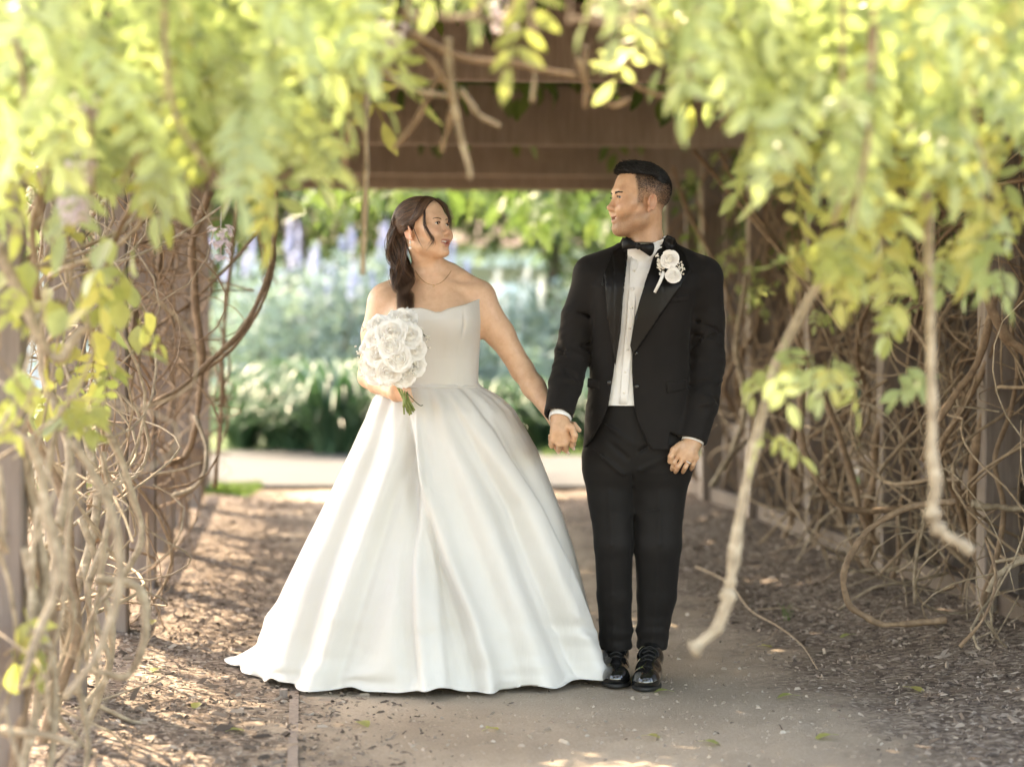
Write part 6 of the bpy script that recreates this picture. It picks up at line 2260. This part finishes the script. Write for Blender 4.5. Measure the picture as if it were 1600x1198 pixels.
sp = [(395, 640, 22.9), (440, 640, 22.7), (490, 640, 22.4), (535, 640, 22.6), (580, 640, 22.9), (640, 640, 23.2), (420, 640, 24.2), (500, 640, 24.0), (560, 640, 24.4), (760, 640, 23.6), (820, 640, 23.2), (870, 640, 23.0), (915, 640, 23.4), (850, 640, 24.4), (960, 640, 23.6), (355, 640, 23.6)]
for i, (px, py, d) in enumerate(sp):
    p = P(px, py, d); p[2] = .01
    strap_clump(p + np.array((rng.normal(0, .15), rng.normal(0, .35), 0)), 500 + i, 80, (1.25 if i < 9 else 1.05) * rng.uniform(.75, 1.2), 'arching dark green strap-leaved clump at the far edge of the path')


def shrub(name, px, d, w, h, mat, seed, label, cat='shrub', group=None, size=.05, n=3800, spikes=0, smat=None):
    p = P(px, 640, d); p[2] = 0
    root = empty(name, tuple(p)); tag(root, label, cat, group)
    r_ = np.random.default_rng(seed)
    mb = MB()
    for i in range(7):
        e = p + np.array((r_.uniform(-.5, .5) * w, r_.uniform(-.3, .3) * w, h * r_.uniform(.5, .85)))
        mb.tube(spline([p + r_.normal(0, .05, 3) * (1, 1, 0), lerp(p, e, .5) + r_.normal(0, .06, 3), e], 8), np.linspace(.03, .01, 8), 5)
    mb.build('branches', [M_TRUNK], root)
    cloud('foliage', n, p + (0, 0, h * .5), (w * .55, w * .45, h * .5), size, mat, seed, root, kind='stuff')
    for i in range(spikes):
        b0 = p + np.array((r_.uniform(-.55, .55) * w, r_.uniform(-.4, .1) * w, h * r_.uniform(.62, .98)))
        o = cloud('flower_spike', 150, b0 + (0, 0, .24), (.055, .055, .30), .022, smat, seed * 31 + i, root, .6, kind='stuff')
    return root


shrub('echium_shrub', 470, 26.0, 2.2, 2.2, M_BLUEGREEN, 601, 'silvery blue-green shrub with tall lavender flower spikes behind the strap leaves', group='flowering shrubs behind the path', spikes=16, smat=M_LAV)
shrub('echium_shrub', 585, 27.0, 2.1, 2.4, M_BLUEGREEN, 602, 'silvery shrub with lavender spikes half hidden behind the woman', group='flowering shrubs behind the path', spikes=14, smat=M_LAV)
shrub('echium_shrub', 380, 27.5, 2.1, 2.1, M_BLUEGREEN, 603, 'silvery shrub with lavender spikes beside the left vine posts', group='flowering shrubs behind the path', spikes=12, smat=M_LAV)
shrub('echium_shrub', 790, 26.5, 2.3, 1.75, M_BLUEGREEN, 604, 'low silvery green shrub between the woman and the man', group='flowering shrubs behind the path', spikes=5, smat=M_WHITEFL)
shrub('echium_shrub', 880, 27.5, 2.2, 1.9, M_BLUEGREEN, 605, 'silvery green shrub just beside the man, dotted with white flowers', group='flowering shrubs behind the path', spikes=8, smat=M_WHITEFL)
shrub('green_shrub', 690, 29.0, 3.0, 1.9, M_MIDGREEN, 606, 'mid green leafy shrub behind the woman', n=4200, size=.07)
shrub('green_shrub', 1010, 28.0, 3.0, 2.2, M_MIDGREEN, 607, 'mid green leafy shrub behind the man', n=4200, size=.07)


def tree(px, d, h, cw, ch, seed, label, mat=M_MIDGREEN, tr=.16, lean=0.0, n=9000, size=.12, low=None):
    p = P(px, 640, d); p[2] = 0
    root = empty('tree', tuple(p)); tag(root, label, 'tree', 'trees beyond the pergola')
    r_ = np.random.default_rng(seed); mb = MB()
    top = p + np.array((lean, 0, h * .8))
    mb.tube(spline([p, lerp(p, top, .5) + r_.normal(0, .12, 3) * (1, 1, 0), top], 14), np.linspace(tr, tr * .35, 14), 8)
    for i in range(9):
        a = r_.uniform(0, 6.28); b0 = lerp(p, top, r_.uniform(.4, .9))
        e = b0 + np.array((math.cos(a) * cw * .4, math.sin(a) * cw * .4, h * r_.uniform(.05, .25)))
        mb.tube(spline([b0, lerp(b0, e, .5) + (0, 0, .15), e], 8), np.linspace(tr * .4, tr * .08, 8), 6)
    mb.build('trunk', [M_TRUNK], root)
    cloud('crown', n, p + np.array((lean, 0, (low if low is not None else h * .72))), (cw * .5, cw * .5, ch * .5), size, mat, seed, root, kind='stuff')
    return root


tree(455, 31, 7.5, 6.0, 4.2, 701, 'broad tree with a dark trunk behind the lavender shrubs', tr=.24, low=4.7)
tree(640, 36, 8.0, 6.5, 5.0, 702, 'leafy tree whose crown shows above the woman', low=4.9)
tree(860, 33, 7.0, 6.0, 4.6, 703, 'yellow-green tree with low branches beside the man', low=4.5)
tree(1000, 38, 8.5, 7.0, 6.0, 704, 'tall green tree behind the white pavilion', low=5.0)
tree(250, 34, 8.0, 7.0, 6.0, 705, 'tall green tree seen through the left vines', low=4.0)
tree(1180, 30, 7.0, 6.0, 5.5, 706, 'leafy tree seen through gaps in the right vines', low=3.6)

# white pavilion
pav = empty('pavilion', tuple(P(850, 640, 36) * (1, 1, 0)))
tag(pav, 'white open garden pavilion with slim columns beyond the shrubs', 'pavilion')
def wbox(name, x0, x1, y0, y1, z0, z1, mat, parent):
    mb = MB(); mb.box((x0, y0, z0), (x1, y1, z1)); return mb.build(name, [mat], parent, False)
pc = P(850, 640, 36)[0]
for dx in (-1.0, 0.02, .5, 1.3, -2.2): wbox('column', pc + dx - .075, pc + dx + .075, 35.9, 36.05, 0, 2.10, M_WHITEP, pav)
for dx in (-2.2, 1.3): wbox('column', pc + dx - .075, pc + dx + .075, 38.4, 38.55, 0, 2.10, M_WHITEP, pav)
wbox('fascia', pc - 2.5, pc + 1.6, 35.8, 36.1, 2.103, 2.30, M_WHITEP, pav)
wbox('roof', pc - 2.6, pc + 1.7, 35.7, 38.8, 2.303, 2.38, M_WHITEP, pav)
wbox('rail', pc - 2.1, pc - .1, 35.93, 36.0, .85, .93, M_WHITEP, pav)

# pale house far behind
hs = empty('house', tuple(P(560, 640, 52) * (1, 1, 0)))
tag(hs, 'pale blue rendered house with terracotta roof far beyond the garden', 'house')
hx = P(560, 640, 52)[0]
wbox('wall', hx - 9, hx + 9, 52, 60, 0, 3.4, M_WALLW, hs)
mb = MB(); v = [(hx - 9.6, 51.4, 3.4), (hx + 9.6, 51.4, 3.4), (hx + 9.6, 60.6, 3.4), (hx - 9.6, 60.6, 3.4), (hx - 6, 56, 5.6), (hx + 6, 56, 5.6)]
mb.add(v, [(0, 1, 5, 4), (1, 2, 5), (2, 3, 4, 5), (3, 0, 4), (3, 2, 1, 0)]); mb.build('roof', [M_ROOFT], hs, False)
for k in range(6):
    x = hx - 7.6 + k * 2.9
    w = wbox('window', x, x + 1.4, 51.93, 51.997, .9, 2.5, M_WHITEP, hs)
    wbox('pane', x + .08, x + .66, 51.90, 51.927, 1.0, 2.42, M_GLASS, w); wbox('pane', x + .74, x + 1.32, 51.90, 51.927, 1.0, 2.42, M_GLASS, w)
# shrubs added outside the right row to darken what shows between the vines
for k, (u, v, w_, h_) in enumerate(((4.6, 9.0, 1.6, 2.2), (4.7, 11.2, 1.6, 2.4), (4.7, 13.6, 1.7, 2.2), (4.8, 16, 1.7, 2.3))):
    p = PG(u, v, 0); root = empty('darkening_shrub', tuple(p)); tag(root, 'dark green shrub added behind the right-hand boards to darken the gaps', 'shrub', 'shrubs added outside the pergola to darken its right side')
    mb = MB()
    for q in range(4): mb.tube(spline([p + (0, 0, 0), p + rng.normal(0, .2, 3) * (1, 1, 0) + (0, 0, h_ * .4), p + rng.normal(0, .4, 3) * (1, 1, 0) + (0, 0, h_ * .8)], 6), np.linspace(.035, .012, 6), 5)
    mb.build('branches', [M_TRUNK], root)
    cloud('foliage', 5000, p + (0, 0, h_ * .5), (w_ * .6, w_ * .75, h_ * .52), .055, M_STRAP, 800 + k, root, kind='stuff')
